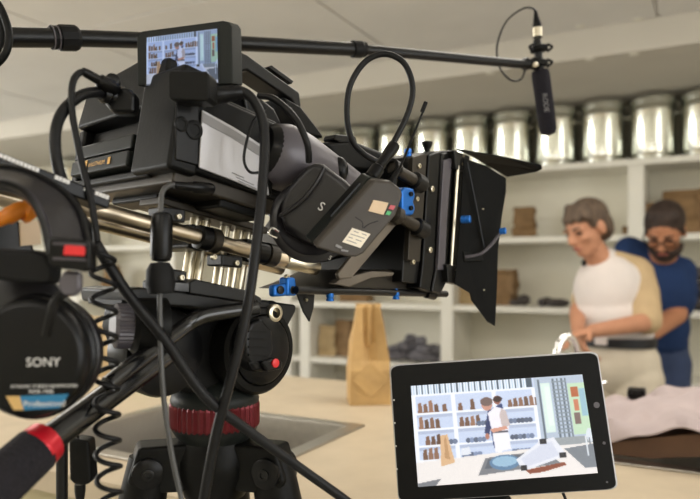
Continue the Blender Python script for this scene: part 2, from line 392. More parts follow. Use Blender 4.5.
for i in range(6):
    a0 = CA0 + .05 + i * cu_w + .001; a1 = a0 + cu_w - .002
    lab = 'beige base cabinet with two doors under the long worktop'
    cb = root('base_cabinet', AB((a0 + a1) / 2, CB0 + .06, 0), lab, 'cabinet', 'base cabinets under the worktop')
    cm = MB(); sf = CB0 + .06
    for (x0, x1, y0, y1, z0, z1) in ((a0, a0 + .018, sf, CB1 - .06, .1, .69), (a1 - .018, a1, sf, CB1 - .06, .1, .69), (a0 + .018, a1 - .018, sf, CB1 - .06, .1, .12), (a0 + .018, a1 - .018, CB1 - .08, CB1 - .06, .12, .858), (a0, a1, sf + .05, CB1 - .1, 0, .1)):
        rbox(cm, x0, x1, y0, y1, z0, z1)
    part('carcass', cm, M_cab, cb)
    for s in (0, 1):
        x0 = a0 + s * cu_w / 2 + .004; x1 = x0 + cu_w / 2 - .008
        dr = part('door', rbox(MB(), x0, x1, CB0 + .04, CB0 + .058, .11, .85), M_cab, cb, bevel=.002)
        hx = x1 - .04 if s == 0 else x0 + .04
        part('handle', MB().tube([AB(hx, CB0 + .04, .74), AB(hx, CB0 + .015, .74), AB(hx, CB0 + .015, .6), AB(hx, CB0 + .04, .6)], .005, 8), M_steel, dr)
def make_sink(a0, a1, b0, b1, label, dep=.19):
    o = root('sink', AB((a0 + a1) / 2, (b0 + b1) / 2, CT), label, 'sink', None)
    r = MB(); w_ = .022
    for (x0, x1, y0, y1) in ((a0 - w_, a1 + w_, b0 - w_, b0 + .012), (a0 - w_, a1 + w_, b1 - .012, b1 + w_), (a0 - w_, a0 + .012, b0 + .012, b1 - .012), (a1 - .012, a1 + w_, b0 + .012, b1 - .012)):
        rbox(r, x0, x1, y0, y1, CT, CT + .005)
    part('rim', r, M_steel, o, bevel=.002)
    bm_ = MB(); i0, i1, j0, j1 = a0 + .012, a1 - .012, b0 + .012, b1 - .012; s_ = .02
    T = [AB(i0, j0, CT + .002), AB(i1, j0, CT + .002), AB(i1, j1, CT + .002), AB(i0, j1, CT + .002)]
    Bq = [AB(i0 + s_, j0 + s_, CT - dep), AB(i1 - s_, j0 + s_, CT - dep), AB(i1 - s_, j1 - s_, CT - dep), AB(i0 + s_, j1 - s_, CT - dep)]
    bm_.add(T + Bq, [(0, 1, 5, 4), (1, 2, 6, 5), (2, 3, 7, 6), (3, 0, 4, 7), (4, 5, 6, 7)])
    part('basin', bm_, M_steel, o, solid=.002, bevel=.02, seg=4)
    part('drain', MB().lathe(AB((a0 + a1) / 2, (b0 + b1) / 2, CT - dep + .001), (0, 0, 1), [(0, .04), (.004, .04), (.004, .028), (.001, .02)], 20), M_chrome, o)
make_sink(*sinkA, 'stainless steel sink behind the tripod, empty and open')
make_sink(*sinkB, 'stainless steel sink under the clipped white cloth')
# faucet behind the tablet
fq = AB(-.315, 1.925, CT)
fr_ = root('faucet', fq, 'chrome gooseneck faucet arching over the sink behind the tablet', 'faucet')
part('base', MB().lathe(fq, (0, 0, 1), [(0, .026), (.012, .026), (.016, .016), (.05, .014)], 20), M_chrome, fr_)
def fp(s, z): return fq - ROOM_V * s * .5 - ROOM_U * s * .42 + V((0, 0, z * .93))
part('spout', MB().tube(smooth_path([fp(0, .04), fp(0, .12), fp(.012, .178), fp(.05, .205), fp(.092, .185), fp(.107, .14), fp(.109, .115)], 6), .011, 14), M_chrome, fr_)
part('lever', MB().tube([fq + V((0, 0, .04)), fq + ROOM_U * .03 + V((0, 0, .052)), fq + ROOM_U * .075 + V((0, 0, .07))], [.009, .008, .005], 10), M_chrome, fr_)
# big paper bag on the worktop
q = ctop(368, 402)
o = root('paper_bag', q, 'tall tan paper bag standing open on the worktop between sink and tablet', 'bag')
def big_bag():
    mb = MB(); H = .30
    rows = [(0, .055, .048, 0), (.04, .056, .049, 0), (.095, .055, .048, .0), (.12, .053, .044, .016), (.17, .047, .037, .030), (.22, .039, .028, .028), (.262, .034, .02, .021), (.276, .033, .019, .02)]
    rings = []
    for z, x, y, g in rows:          # seen from its gusset side: the crease runs down the middle of the face
        rings.append([V((-x, -y, z)), V((-x * .45, -y + g * .6, z)), V((0, -y + g * 1.6, z)), V((x * .45, -y + g * .6, z)), V((x, -y, z)), V((x * 1.02, 0, z)), V((x, y, z)), V((0, y - g * 1.6, z)), V((-x, y, z)), V((-x * 1.02, 0, z))])
    n = 10; rr = random.Random(4)
    vs = [v + V((rr.uniform(-1, 1), rr.uniform(-1, 1), 0)) * .0022 for R in rings for v in R]
    mb.add(vs, [tuple(range(n))] + [(j * n + i, j * n + (i + 1) % n, (j + 1) * n + (i + 1) % n, (j + 1) * n + i) for j in range(len(rows) - 1) for i in range(n)])
    return mb
m_ = big_bag(); m_.v = [Matrix.Rotation(TH + .12, 3, 'Z') @ v + q for v in m_.v]
part('bag_body', m_, M_kraft, o, smooth=18, solid=.001)
cr = MB()        # diamond base fold on the gusset face
def bf(x, z, y=-.0525): return Matrix.Rotation(TH + .12, 3, 'Z') @ V((x, y, z)) + q
cr.prism([bf(-.052, .07), bf(0, .022), bf(.052, .07), bf(0, .118, -.047)], V((0, -.0012, 0)))
part('base_fold', cr, M_kraft, o)

# cloth over a board on the right-hand sink
def sheet(u, v, lift=0):
    a = -.235 + .56 * u; b = 1.415 + .47 * v
    z = .930 + .066 * math.sin(min(1, u * 1.5) * math.pi / 2) - .016 * v + lift
    return a, b, z
bd = MB()
def bpt(u, v, dz): a, b, z = sheet(u, v); return AB(a, b, z + dz)
n = 12
A_ = [bpt(i / n, .02, -.018) for i in range(n + 1)]; B_ = [bpt(i / n, .98, -.018) for i in range(n + 1)]
Al = [V((p.x, p.y, max(.9065, p.z - .034 - .01 * math.sin(3 * i / n)))) for i, p in enumerate(A_)]; Bl = [V((p.x, p.y, max(.9065, p.z - .034))) for p in B_]
vs = A_ + B_ + Al + Bl; N1 = n + 1; fs = []
for i in range(n):
    fs += [(i, i + 1, N1 + i + 1, N1 + i), (2 * N1 + i, 3 * N1 + i, 3 * N1 + i + 1, 2 * N1 + i + 1), (i, 2 * N1 + i, 2 * N1 + i + 1, i + 1), (N1 + i, N1 + i + 1, 3 * N1 + i + 1, 3 * N1 + i)]
fs += [(0, N1, 3 * N1, 2 * N1), (n, 2 * N1 + n, 3 * N1 + n, N1 + n)]
bd.add(vs, fs)
single('wooden_board', bd, M_plank, 'thick brown board lying tilted across the sink under white cloth', 'board', bevel=.003)
cl = MB()
def clothf(u, v):
    # v<.18: the part hanging over the front edge
    w_ = .006 * math.sin(9 * u + 5 * v) + .004 * math.sin(23 * u - 11 * v) + .003 * math.sin(41 * u + 17 * v)
    if v < .15:
        t = 1 - v / .15; a, b, z = sheet(u, 0)
        fold = .012 + .005 * math.sin(7 * u + 1) + .003 * math.sin(17 * u)
        return AB(a, b - .022 * t ** .5, z + .006 + w_ - t * fold * 1.1)
    t = (v - .15) / .85; a, b, z = sheet(u, t * 1.04)
    bulge = .026 * math.exp(-((t - .28 - .05 * math.sin(5 * u)) / .07) ** 2) 
    return AB(a - .012 + .024 * u, b, z + .004 + abs(w_) * 1.9 + bulge)
cl.grid(clothf, 60, 40)
cob = single('cloth_sheet', cl, M_cloth, 'wrinkled pinkish white cloth draped over the brown board by the sink', 'cloth', smooth=60, solid=.004)
def binder_clip(pos, dirv, label):
    o = root('binder_clip', pos, label, 'clip', None)
    x = V(dirv).normalized(); z = V((0, 0, 1)); y = z.cross(x)
    part('clamp', MB().prism([pos + y * .016 - z * .006, pos - y * .014 + z * .0, pos - y * .014 + z * .018, pos + y * .016 + z * .022], x * .042), M_blk2, o, bevel=.002)
    for s in (0, 1):
        c = pos + x * .021 - y * .012 + z * (.006 + .010 * s)
        part('wire_lever', MB().tube(smooth_path([c - x * .012, c - x * .008 - y * .018 + z * .01, c + x * .008 - y * .018 + z * .01, c + x * .012], 5), .0014, 6), M_blkm, o)
a, b, z = sheet(.10, .9); binder_clip(AB(a, b, z + .022), ROOM_U, 'black binder clip gripping the edge of the white cloth')

# bags and pottery on the shelves
GB = 'brown paper bags on the shelves'
z3, z2, z1, z0 = LV[3], LV[2], LV[1], LV[0]
bb = SH + .14
place_bag(524, z3, bb, .13, .1, .175, M_kraft2, 'small crumpled dark brown bag alone on the shelf above the dark lumps', 3, .2, .8, crumple=.012, group=None)
place_bag(505, z2, bb, .13, .10, .21, M_kraft2, 'brown paper bag beside dark lumps on the shelf by the camera flag', 5, -.1, .75, group=None)
place_bag(471, z2, bb + .02, .15, .1, .17, M_kraft3, 'pale tan bag on the shelf behind the matte box', 6, .1, .7)
place_bag(656, z3, bb, .13, .1, .17, M_kraft2, 'brown bag with its top folded, behind the head of the man in blue', 8, .1, .8, crumple=.012)
place_bag(683, z3, bb + .01, .2, .12, .23, M_kraft2, 'large brown bag on the shelf right behind the man in blue', 9, -.1, .85, crumple=.012)
place_bag(712, z3, bb + .01, .16, .12, .22, M_kraft2, 'brown bag squeezed beside the large bag behind the man in blue', 10, .2, .85, crumple=.012)
place_bag(577, z3, bb + .06, .04, .04, .13, M_kraft3, 'narrow tan packet on the shelf behind the hair of the grey-haired person', 11, 0, .6, crumple=.004)
place_bag(626, z3, bb + .06, .035, .04, .055, M_kraft2, 'tiny brown packet beside the white upright above the man in blue', 12, 0, .8, crumple=.004)
place_bag(328, z1, bb, .12, .1, .2, M_kraft3, 'tan paper bag leaning on a darker bag behind the tall open bag', 13, .3, .5)
place_bag(346, z1, bb + .03, .13, .1, .24, M_kraft2, 'dark brown paper bag beside a tan bag behind the tall open bag', 14, -.2, .6)
place_bag(297, z1, bb, .06, .1, .22, M_kraft2, 'slim brown bag in the narrow shelf bay by the tripod head', 15, 0, .8, crumple=.006)
place_bag(330, z0, bb - .05, .16, .12, .2, M_kraft2, 'dark brown bag on the low shelf behind the worktop edge', 16, 0, .85)
place_bag(318, z0, bb - .05, .1, .12, .2, M_kraft2, 'squat brown bag on the low shelf beside the white upright', 21, 0, .85)
place_bag(356, z2, bb, .2, .12, .12, M_kraft2, 'low brown bag on the shelf under the camera rail', 17, .1, .9)
place_bag(112, z2, bb, .14, .1, .24, M_kraft2, 'brown paper bag on the far shelf behind the coiled cord', 18, 0, .6)
place_bag(76, z2, bb, .14, .1, .2, M_kraft3, 'tan paper bag on the far shelf behind the headphones', 19, 0, .6)
place_bag(20, z2, bb, .16, .1, .24, M_kraft3, 'tan bag in the shelf bay farthest from the two people', 20, 0, .6)
place_bag(686, z0 + .0, bb - .05, .14, .12, .18, M_kraft2, 'brown bag on the low shelf behind the jeans of the man in blue', 22, 0, .8)
# large pale bag lying on the worktop at the left
q = ctop(112, 372)
o = root('paper_bag', q, 'large pale crumpled bag lying on the worktop behind the tripod knob', 'bag')
mbb = bag_mb(.26, .2, .2, .55, 31, .02); mbb.v = [Matrix.Rotation(ROOM_ROT + .3, 3, 'Z') @ v + q for v in mbb.v]
part('bag_body', mbb, M_kraft3, o, smooth=25, solid=.0015)
q = ctop(150, 388); sg = MB().box(q + V((0, 0, .022)), (.05, 0, 0), (0, .035, 0), (0, 0, .022))
single('sponge', sg, mat('green_sponge', (120, 160, 70), .9, var=.2, scale=60, bump=.6), 'green sponge lying on the worktop behind the tripod', 'sponge', bevel=.008)
q = ctop(82, 360); cu_ = MB().lathe(q, (0, 0, 1), [(0, .034), (.002, .036), (.13, .046), (.132, .047), (.132, .044), (.01, .033)], 28)
single('plastic_cup', cu_, M_white, 'white cup standing on the worktop behind the coiled cord', 'cup')
def lump(c, r, m, label, group, seed, cat='pottery', name='clay_piece'):
    rr = random.Random(seed); mb = MB().ell((0, 0, 0), (r * rr.uniform(.9, 1.25), 0, 0), (0, r * rr.uniform(.8, 1.1), 0), (0, 0, r * rr.uniform(.5, .75)), 14, 9)
    f1, f2, f3 = rr.uniform(2, 4) / r, rr.uniform(3, 5) / r, rr.uniform(0, 6)
    mb.v = [v * (1 + .16 * math.sin(f1 * v.x + f3) * math.cos(f2 * v.y) + .1 * math.sin(f2 * v.z + f3)) for v in mb.v]
    ro = Matrix.Rotation(rr.uniform(0, 6), 3, 'Z') @ Matrix.Rotation(rr.uniform(-.3, .3), 3, 'X')
    mb.v = [ro @ v for v in mb.v]; zz = min(v.z for v in mb.v)
    mb.v = [v + V(c) - V((0, 0, zz)) for v in mb.v]
    single(name, mb, m, label, cat, group)
for i, (px, py, r) in enumerate([(390, 0, .05), (400, 0, .055), (410, 0, .05), (420, 0, .058), (430, 0, .05), (439, 0, .04), (394, 1, .045), (405, 1, .05), (415, 1, .045), (425, 1, .05), (434, 1, .045), (411, 2, .04), (421, 2, .04)]):
    q = wall_pt(px, HY, SH + .08 + .03 * (i % 3)); lump(V((q.x, q.y, z1 + py * .055)), r, M_clay, 'blue-grey rounded clay piece in the heap behind the tablet', 'heap of grey clay pieces', 100 + i)
for i, (px, r) in enumerate([(516, .035), (524, .045), (545, .04), (555, .05), (563, .03)]):
    q = wall_pt(px, HY, SH + .1); lump(V((q.x, q.y, z2)), r, M_clay2, 'small dark clay lump on the shelf between brown bag and white shirt', 'dark clay lumps', 140 + i)
for i, (px, r, lv) in enumerate([(688, .06, 0), (699, .07, 0), (694, .06, 1), (704, .06, 1), (680, .045, 0), (697, .05, 2)]):
    q = wall_pt(px, HY, SH + .1); lump(V((q.x, q.y, z2 + lv * .075)), r, M_clay2, 'dark grey clay piece piled beside the blue polo shirt', 'dark pile beside the man in blue', 160 + i)
q = wall_pt(688, HY, SH + .08)

# ------------------------------------------------------------ people
def bake(o):
    bpy.context.view_layer.update()
    me = bpy.data.meshes.new_from_object(o.evaluated_get(bpy.context.evaluated_depsgraph_get()))
    me.name = o.data.name; old = o.data; o.modifiers.clear(); o.data = me; bpy.data.meshes.remove(old)
    me.polygons.foreach_set('use_smooth', [True] * len(me.polygons))
def flesh(name, prims, m, parent=None, voxel=.009, sm=4, loc=None):
    """one continuous surface grown around overlapping tapered limbs and ellipsoids"""
    mb = MB()
    for p in prims:
        if p[0] == 'c':
            _, a, b, r1, r2 = p; a, b = V(a), V(b); ax = b - a; L = ax.length; ax.normalize()
            k = [(-r1 * math.cos(t), r1 * math.sin(t)) for t in (0.02, .5, 1.0)] + [(0, r1), (L * .5, (r1 + r2) / 2), (L, r2)] + [(L + r2 * math.sin(t), r2 * math.cos(t)) for t in (.55, 1.05, 1.55)]
            mb.lathe(a, ax, k, 14)
        else: mb.ell(p[1], p[2], p[3], p[4], 18, 12)
    off = V(loc) if loc is not None else ROOTLOC[parent.name]
    o = bpy.data.objects.new(name, mesh_from(name, mb, off, 0)); COL.objects.link(o); o.data.materials.append(m)
    rm = o.modifiers.new('remesh', 'REMESH'); rm.mode = 'VOXEL'; rm.voxel_size = voxel
    s_ = o.modifiers.new('smooth', 'SMOOTH'); s_.factor = .5; s_.iterations = sm
    bake(o)
    if not o.data.materials: o.data.materials.append(m)
    if parent: o.parent = parent
    else: o.location = off
    ROOTLOC[o.name] = off; return o
def frame(fw, up=(0, 0, 1)):
    fw = V(fw).normalized(); r = fw.cross(V(up)).normalized(); return fw, r, r.cross(fw)
def head_prims(c, fw, s=1., up=(0, 0, 1)):
    f, r, u = frame(fw, up)
    def q(x, y, z): return c + (r * x + f * y + u * z) * s
    E = lambda p, a, b, h: ('e', p, r * a * s, f * b * s, u * h * s)
    pr = [E(q(0, -.012, .03), .074, .094, .082), E(q(0, .022, -.02), .062, .066, .078), E(q(0, .045, -.075), .04, .042, .034),
          E(q(0, .03, -.06), .053, .05, .04),
          ('c', q(0, .088, .012), q(0, .108, -.022), .010 * s, .014 * s), E(q(0, .1, -.028), .018, .014, .010),
          E(q(.076, -.008, -.004), .009, .022, .032), E(q(-.076, -.008, -.004), .009, .022, .032),
          E(q(.03, .079, .022), .03, .012, .008), E(q(-.03, .079, .022), .03, .012, .008),
          E(q(0, .082, -.052), .026, .012, .012), E(q(.04, .055, -.018), .022, .026, .022), E(q(-.04, .055, -.018), .022, .026, .022)]
    return pr, q
def hand_prims(w, d, n, side, s=1., curl=.5):
    """wrist point, finger direction, palm normal, thumb side (+1/-1)"""
    d = V(d).normalized(); n = (V(n) - d * V(n).dot(d)).normalized(); x = d.cross(n) * side; pr = []
    pr.append(('e', w + d * .045 * s, d * .052 * s, x * .040 * s, n * .016 * s))
    for i, (o, L) in enumerate(((.030, .072), (.010, .08), (-.010, .075), (-.028, .058))):
        p = w + d * .082 * s + x * o * s; dd = d.copy()
        for j, k in enumerate((.45, .32, .23)):
            ang = curl * (.55 + .25 * j); dd = (dd * math.cos(ang) + n * math.sin(ang)).normalized(); p2 = p + dd * L * k * s
            pr.append(('c', p, p2, (.0092 - .0008 * j) * s, (.0086 - .0009 * j) * s)); p = p2
    p = w + d * .028 * s + x * .03 * s; dd = (d * .6 + x * .75 + n * .35).normalized()
    for k in (.036, .028):
        p2 = p + dd * k * s; pr.append(('c', p, p2, .0108 * s, .009 * s)); p = p2; dd = (dd + d * .5 + n * .3).normalized()
    return pr
def face_bits(body, q, hair_m, s=1., fw=None):
    for sx in (1, -1):
        part('eye', MB().ell(q(.031 * sx, .079, .006), D(.012 * s, 0, 0), D(0, .010 * s, 0), (0, 0, .006 * s), 12, 8), M_iris, body)
        part('eyebrow', MB().tube([q(.014 * sx, .091, .027), q(.032 * sx, .089, .033), q(.048 * sx, .078, .027)], [.004 * s, .0045 * s, .003 * s], 6), hair_m, body)
    part('lips', MB().tube([q(-.022, .088, -.058), q(-.008, .0965, -.054), q(.008, .0965, -.054), q(.022, .088, -.058)], [.003 * s, .0055 * s, .0055 * s, .003 * s], 8), M_lip, body)

# --- person in white, facing the left front, looking down, forearms crossed low
dW = 2.76
def W(px, py, dd=0): return P(px, py, dW + dd)
hc = W(587, 229, -.02); hf = D(-.86, -.44, -.40)
hp, hq = head_prims(hc, hf, .95, D(-.12, .0, 1))
pel = W(617, 366, .04)
f_, r_, u_ = frame(D(-.62, -.78, 0))
shL, shR = W(637, 274, .05), W(592, 276, .10)          # shoulder right in the picture, and the far one
elL, haL = W(648, 322, -.12), W(592, 331, -.30)
elR, haR = W(578, 314, .06), W(578, 331, -.12)
feet = [V((pel.x, pel.y, 0)) + r_ * .09, V((pel.x, pel.y, 0)) - r_ * .09]
chest = W(607, 292, .02)
body = hp + [('c', W(606, 272, .03), hc + D(.025, .02, -.07), .058, .05), ('e', chest, r_ * .125, f_ * .09, V((0, 0, .14))),
     ('e', W(614, 335, .04), r_ * .14, f_ * .095, V((0, 0, .14))), ('e', pel, r_ * .155, f_ * .11, V((0, 0, .12))),
     ('c', shL, W(606, 272, .03), .052, .05), ('c', shR, W(606, 272, .03), .052, .05),
     ('c', shL, elL, .045, .038), ('c', elL, haL, .038, .026), ('c', shR, elR, .043, .037), ('c', elR, haR, .036, .026)]
for s_, ft in zip((1, -1), feet):
    hip = pel + r_ * .085 * s_ - V((0, 0, .04)); kn = V((hip.x, hip.y, .48)) + f_ * .02
    body += [('c', hip, kn, .085, .058), ('c', kn, ft + V((0, 0, .09)), .056, .038), ('e', ft + f_ * .06 + V((0, 0, .04)), f_ * .125, r_ * .045, V((0, 0, .04)))]
body += hand_prims(haL, D(-.9, -.25, -.18), D(-.1, -.2, -1), 1, .95, .55) + hand_prims(haR, D(.15, -.45, -.85), D(.8, -.3, -.2), 1, .95, .6)
base = V((pel.x, pel.y, 0))
woman = flesh('person', body, M_skin, loc=base, voxel=.0065, sm=3)
tag(woman, 'person with short grey-brown hair, white top with beige sleeves and cream trousers, looking down', 'person')
face_bits(woman, hq, M_hairg, .98)
hair = [('e', hq(0, -.024, .042), *[v * .95 for v in (frame(hf)[1] * .081, frame(hf)[0] * .099, frame(hf)[2] * .088)]),
        ('e', hq(0, -.075, -.01), frame(hf)[1] * .066, frame(hf)[0] * .04, frame(hf)[2] * .07)]
for i in range(16):
    a = -1.25 + 2.5 * i / 15
    hair.append(('c', hq(.05 * math.sin(a) + .006, .03 * math.cos(a), .108), hq(.076 * math.sin(a) - .01, .078 * math.cos(a) + .004, .074 - .009 * (i % 3)), .016, .007))
for sx in (1, -1):
    hair += [('c', hq(.07 * sx, .03, .06), hq(.076 * sx, .026, .012), .016, .008), ('c', hq(.07 * sx, -.04, .04), hq(.07 * sx, -.045, -.04), .02, .012)]
flesh('hair', hair, M_hairg, woman, .007, 2)
shirt = [('e', chest, r_ * .138, f_ * .105, V((0, 0, .16))), ('e', W(609, 318, .02), r_ * .148, f_ * .112, V((0, 0, .13))), ('e', W(615, 333, .04), r_ * .155, f_ * .112, V((0, 0, .06))),
         ('e', W(622, 294, .01), r_ * .1, f_ * .1, V((0, 0, .14))), ('c', shL, W(607, 272, .03), .062, .056), ('c', shR, W(607, 272, .03), .062, .056), ('c', W(607, 276, .03), W(604, 262, .03), .075, .066)]
flesh('shirt', shirt, M_shirt, woman, .008, 4)
flesh('sleeve', [('c', shL + D(-.02, -.02, -.01), shL + (elL - shL) * .5, .08, .07), ('c', shL + (elL - shL) * .4, elL + (shL - elL) * .03, .07, .056), ('c', shL + D(-.01, -.01, .0), W(614, 264, .02), .074, .058), ('c', shL + D(-.045, -.02, -.03), W(632, 312, .0), .07, .05)], M_slv, woman, .007, 3)
flesh('sleeve', [('c', shR, elR + (shR - elR) * .35, .058, .05)], M_slv, woman, .007, 3)
tr = [('e', pel + V((0, 0, .015)), r_ * .172, f_ * .128, V((0, 0, .135)))]
for s_, ft in zip((1, -1), feet):
    hip = pel + r_ * .085 * s_ - V((0, 0, .04)); kn = V((hip.x, hip.y, .48)) + f_ * .02
    tr += [('c', hip, kn, .1, .08), ('c', kn, ft + V((0, 0, .06)), .08, .07)]
flesh('trousers', tr, M_pant, woman, .009, 4)
bz = W(614, 340, .04)
def oval(c, rx, ry, z0, z1, m, name, par, nn=28):
    vs = []; fs = []
    for z in (z0, z1):
        for k in range(nn):
            a = 2 * math.pi * k / nn; vs.append(V((c.x, c.y, z)) + r_ * math.cos(a) * rx + f_ * math.sin(a) * ry)
    fs = [(k, (k + 1) % nn, nn + (k + 1) % nn, nn + k) for k in range(nn)] + [tuple(range(nn)), tuple(range(nn, 2 * nn))]
    return part(name, MB().add(vs, fs), m, par, bevel=.004)
bl = oval(bz, .166, .122, bz.z - .022, bz.z + .016, M_belt, 'belt', woman)
bk = W(601, 340, -.09); part('buckle', MB().box(bk, r_ * .024, f_ * .006, V((0, 0, .02))), M_shirt, bl, bevel=.003, label='white tag on the belt')
part('microphone_clip', MB().ell(W(584, 263, -.10), D(.01, 0, 0), D(0, .008, 0), (0, 0, .014), 10, 8), M_black, woman)

# --- person in blue behind, stooping, arm reaching forward
dM = 3.06
def Q(px, py, dd=0): return P(px, py, dM + dd)
mc = Q(665, 232, -.08); mf = D(-.52, -.72, -.62)
mp, mq = head_prims(mc, mf, 1.0, D(-.05, -.1, 1))
r2f, r2, u2 = frame(D(-.6, -.8, 0)); mpel = Q(657, 352, .14); base2 = V((mpel.x, mpel.y, 0))
s1, s2 = Q(681, 272, .0), Q(629, 250, .08); e1, h1 = Q(677, 314, -.04), Q(646, 338, -.24)
e2, h2 = Q(612, 300, .0), Q(604, 330, -.06)
mch = Q(659, 290, .05)
f0_, r0_ = f_, r_
mbody = mp + [('c', Q(662, 268, .04), mc + D(.01, .03, -.06), .066, .058), ('e', mch, r2 * .15, r2f * .11, V((0, 0, .17))), ('e', Q(659, 325, .1), r2 * .12, r2f * .11, V((0, 0, .14))), ('e', mpel, r2 * .13, r2f * .11, V((0, 0, .12))),
      ('c', s1, Q(662, 268, .04), .055, .06), ('c', s2, Q(660, 266, .04), .055, .06), ('c', s1, e1, .052, .044), ('c', e1, h1, .046, .03), ('c', s2, e2, .048, .04), ('c', e2, h2, .04, .028)]
mfeet = [base2 + r2 * .09, base2 - r2 * .09]
jn = [('e', mpel, r2 * .14, r2f * .124, V((0, 0, .14)))]
for s_, ft in zip((1, -1), mfeet):
    hip = mpel + r2 * .062 * s_ - V((0, 0, .04)); kn = V((hip.x, hip.y, .5)) + r2f * .02
    mbody += [('c', hip, kn, .085, .06), ('c', kn, ft + V((0, 0, .09)), .058, .04), ('e', ft + r2f * .06 + V((0, 0, .04)), r2f * .135, r2 * .048, V((0, 0, .04)))]
    jn += [('c', hip, kn, .09, .074), ('c', kn, ft + V((0, 0, .06)), .076, .068)]
mbody += hand_prims(h1, D(-.8, -.5, -.25), D(-.2, .1, -1), 1, 1.05, .6) + hand_prims(h2, D(-.2, -.7, -.6), D(.2, -.3, -.8), 1, 1.0, .6)
man = flesh('person', mbody, M_skin2, loc=base2, voxel=.007, sm=3)
tag(man, 'bearded person in blue polo shirt, glasses and jeans, stooping behind the grey-haired one', 'person')
face_bits(man, mq, M_hairb, 1.05)
F3, R3, U3 = frame(mf)
mh = [('e', mq(0, -.026, .046), R3 * .084, F3 * .1, U3 * .088), ('e', mq(0, -.08, -.005), R3 * .068, F3 * .038, U3 * .06)]
for i in range(12):
    a = -1.2 + 2.4 * i / 11; mh.append(('c', mq(.05 * math.sin(a), .03 * math.cos(a), .108), mq(.076 * math.sin(a), .055 * math.cos(a), .092 - .012 * (i % 2)), .014, .007))
for sx in (1, -1): mh.append(('c', mq(.072 * sx, .005, .05), mq(.076 * sx, .012, .0), .012, .007))
flesh('hair', mh, M_hairb, man, .007, 2)
bd_ = [('e', mq(0, .046, -.088), R3 * .046, F3 * .046, U3 * .03)]
for i in range(13):
    a = -1.45 + 2.9 * i / 12; bd_.append(('c', mq(.066 * math.sin(a), .012 + .07 * math.cos(a), -.05 - .012 * math.cos(a)), mq(.058 * math.sin(a), .008 + .062 * math.cos(a), -.085), .011, .012))
bd_.append(('c', mq(-.026, .088, -.044), mq(.026, .088, -.044), .007, .007))
flesh('beard', bd_, M_hairb, man, .006, 2)
gl = root('glasses', mq(0, .1, .0), 'black framed glasses worn by the bearded person in blue', 'glasses')
for sx in (1, -1):
    ring = [mq(.033 * sx + .026 * math.cos(t), .104 - .004 * abs(math.cos(t)), .002 + .018 * math.sin(t)) for t in [k * math.pi / 8 for k in range(17)]]
    part('rim', MB().tube(ring, .0032, 6), M_blk2, gl)
    part('temple', MB().tube([mq(.058 * sx, .1, .004), mq(.08 * sx, .06, .006), mq(.082 * sx, -.01, .004)], .0026, 6), M_blk2, gl)
part('bridge', MB().tube([mq(-.009, .106, .006), mq(0, .112, .008), mq(.009, .106, .006)], .0026, 6), M_blk2, gl)
polo = [('e', mch, r2 * .165, r2f * .128, V((0, 0, .19))), ('e', Q(659, 326, .1), r2 * .135, r2f * .125, V((0, 0, .15))), ('e', Q(657, 342, .12), r2 * .138, r2f * .128, V((0, 0, .07))),
        ('c', s1, Q(662, 268, .04), .068, .07), ('c', s2, Q(660, 266, .04), .066, .07), ('c', Q(662, 272, .03), Q(662, 258, .01), .082, .07),
        ('c', s1, s1 + (e1 - s1) * .4, .07, .066), ('c', s2, s2 + (e2 - s2) * .55, .064, .058)]
flesh('polo_shirt', polo, M_polo, man, .008, 4)
flesh('jeans', jn, M_jean, man, .009, 4)
# ------------------------------------------------------------ the camera rig's own frame (forward, right, up), tilted down a little
PHI, TAU = math.radians(42), math.radians(10)
RGF = D(math.sin(PHI) * math.cos(TAU), math.cos(PHI) * math.cos(TAU), -math.sin(TAU)); RGR = D(math.cos(PHI), -math.sin(PHI), 0); RGU = RGR.cross(RGF)
RGO = P(110, 212, .60) - RGR * .03
EYEV = V((0, 0, EYE))
def RW(f, r, u): return RGO + RGF * f + RGR * r + RGU * u
def RP(px, py, r):       # pixel ray met with the plane at r to the right of the rig's middle
    d = P(px, py, 1) - EYEV; return EYEV + d * ((RGO + RGR * r - EYEV).dot(RGR) / d.dot(RGR))
def RF(px, py, f):       # pixel ray met with the plane at f along the rig
    d = P(px, py, 1) - EYEV; return EYEV + d * ((RGO + RGF * f - EYEV).dot(RGF) / d.dot(RGF))
def rloc(p): q = p - RGO; return q.dot(RGF), q.dot(RGR), q.dot(RGU)
def side(px_list, r1, r2, mb=None): return (mb or MB()).prism([RP(x, y, r1) for x, y in px_list], RGR * (r2 - r1))
def rear(px_list, f1, df, mb=None): return (mb or MB()).prism([RF(x, y, f1) for x, y in px_list], RGF * df)
def facing(px_list, d, th, mb=None, back=None): return (mb or MB()).prism([P(x, y, d) for x, y in px_list], back if back else D(0, th, 0))
def rbx(f0, f1, r0, r1, u0, u1, mb=None): return (mb or MB()).prism([RW(f0, r0, u0), RW(f1, r0, u0), RW(f1, r1, u0), RW(f0, r1, u0)], RGU * (u1 - u0))
def screw(c, ax, r, parent, m=None):
    part('screw', MB().lathe(c, ax, [(-.002, r), (.0015, r), (.002, r * .8), (.002, r * .5), (.0008, r * .45)], 14), m or M_alu, parent)

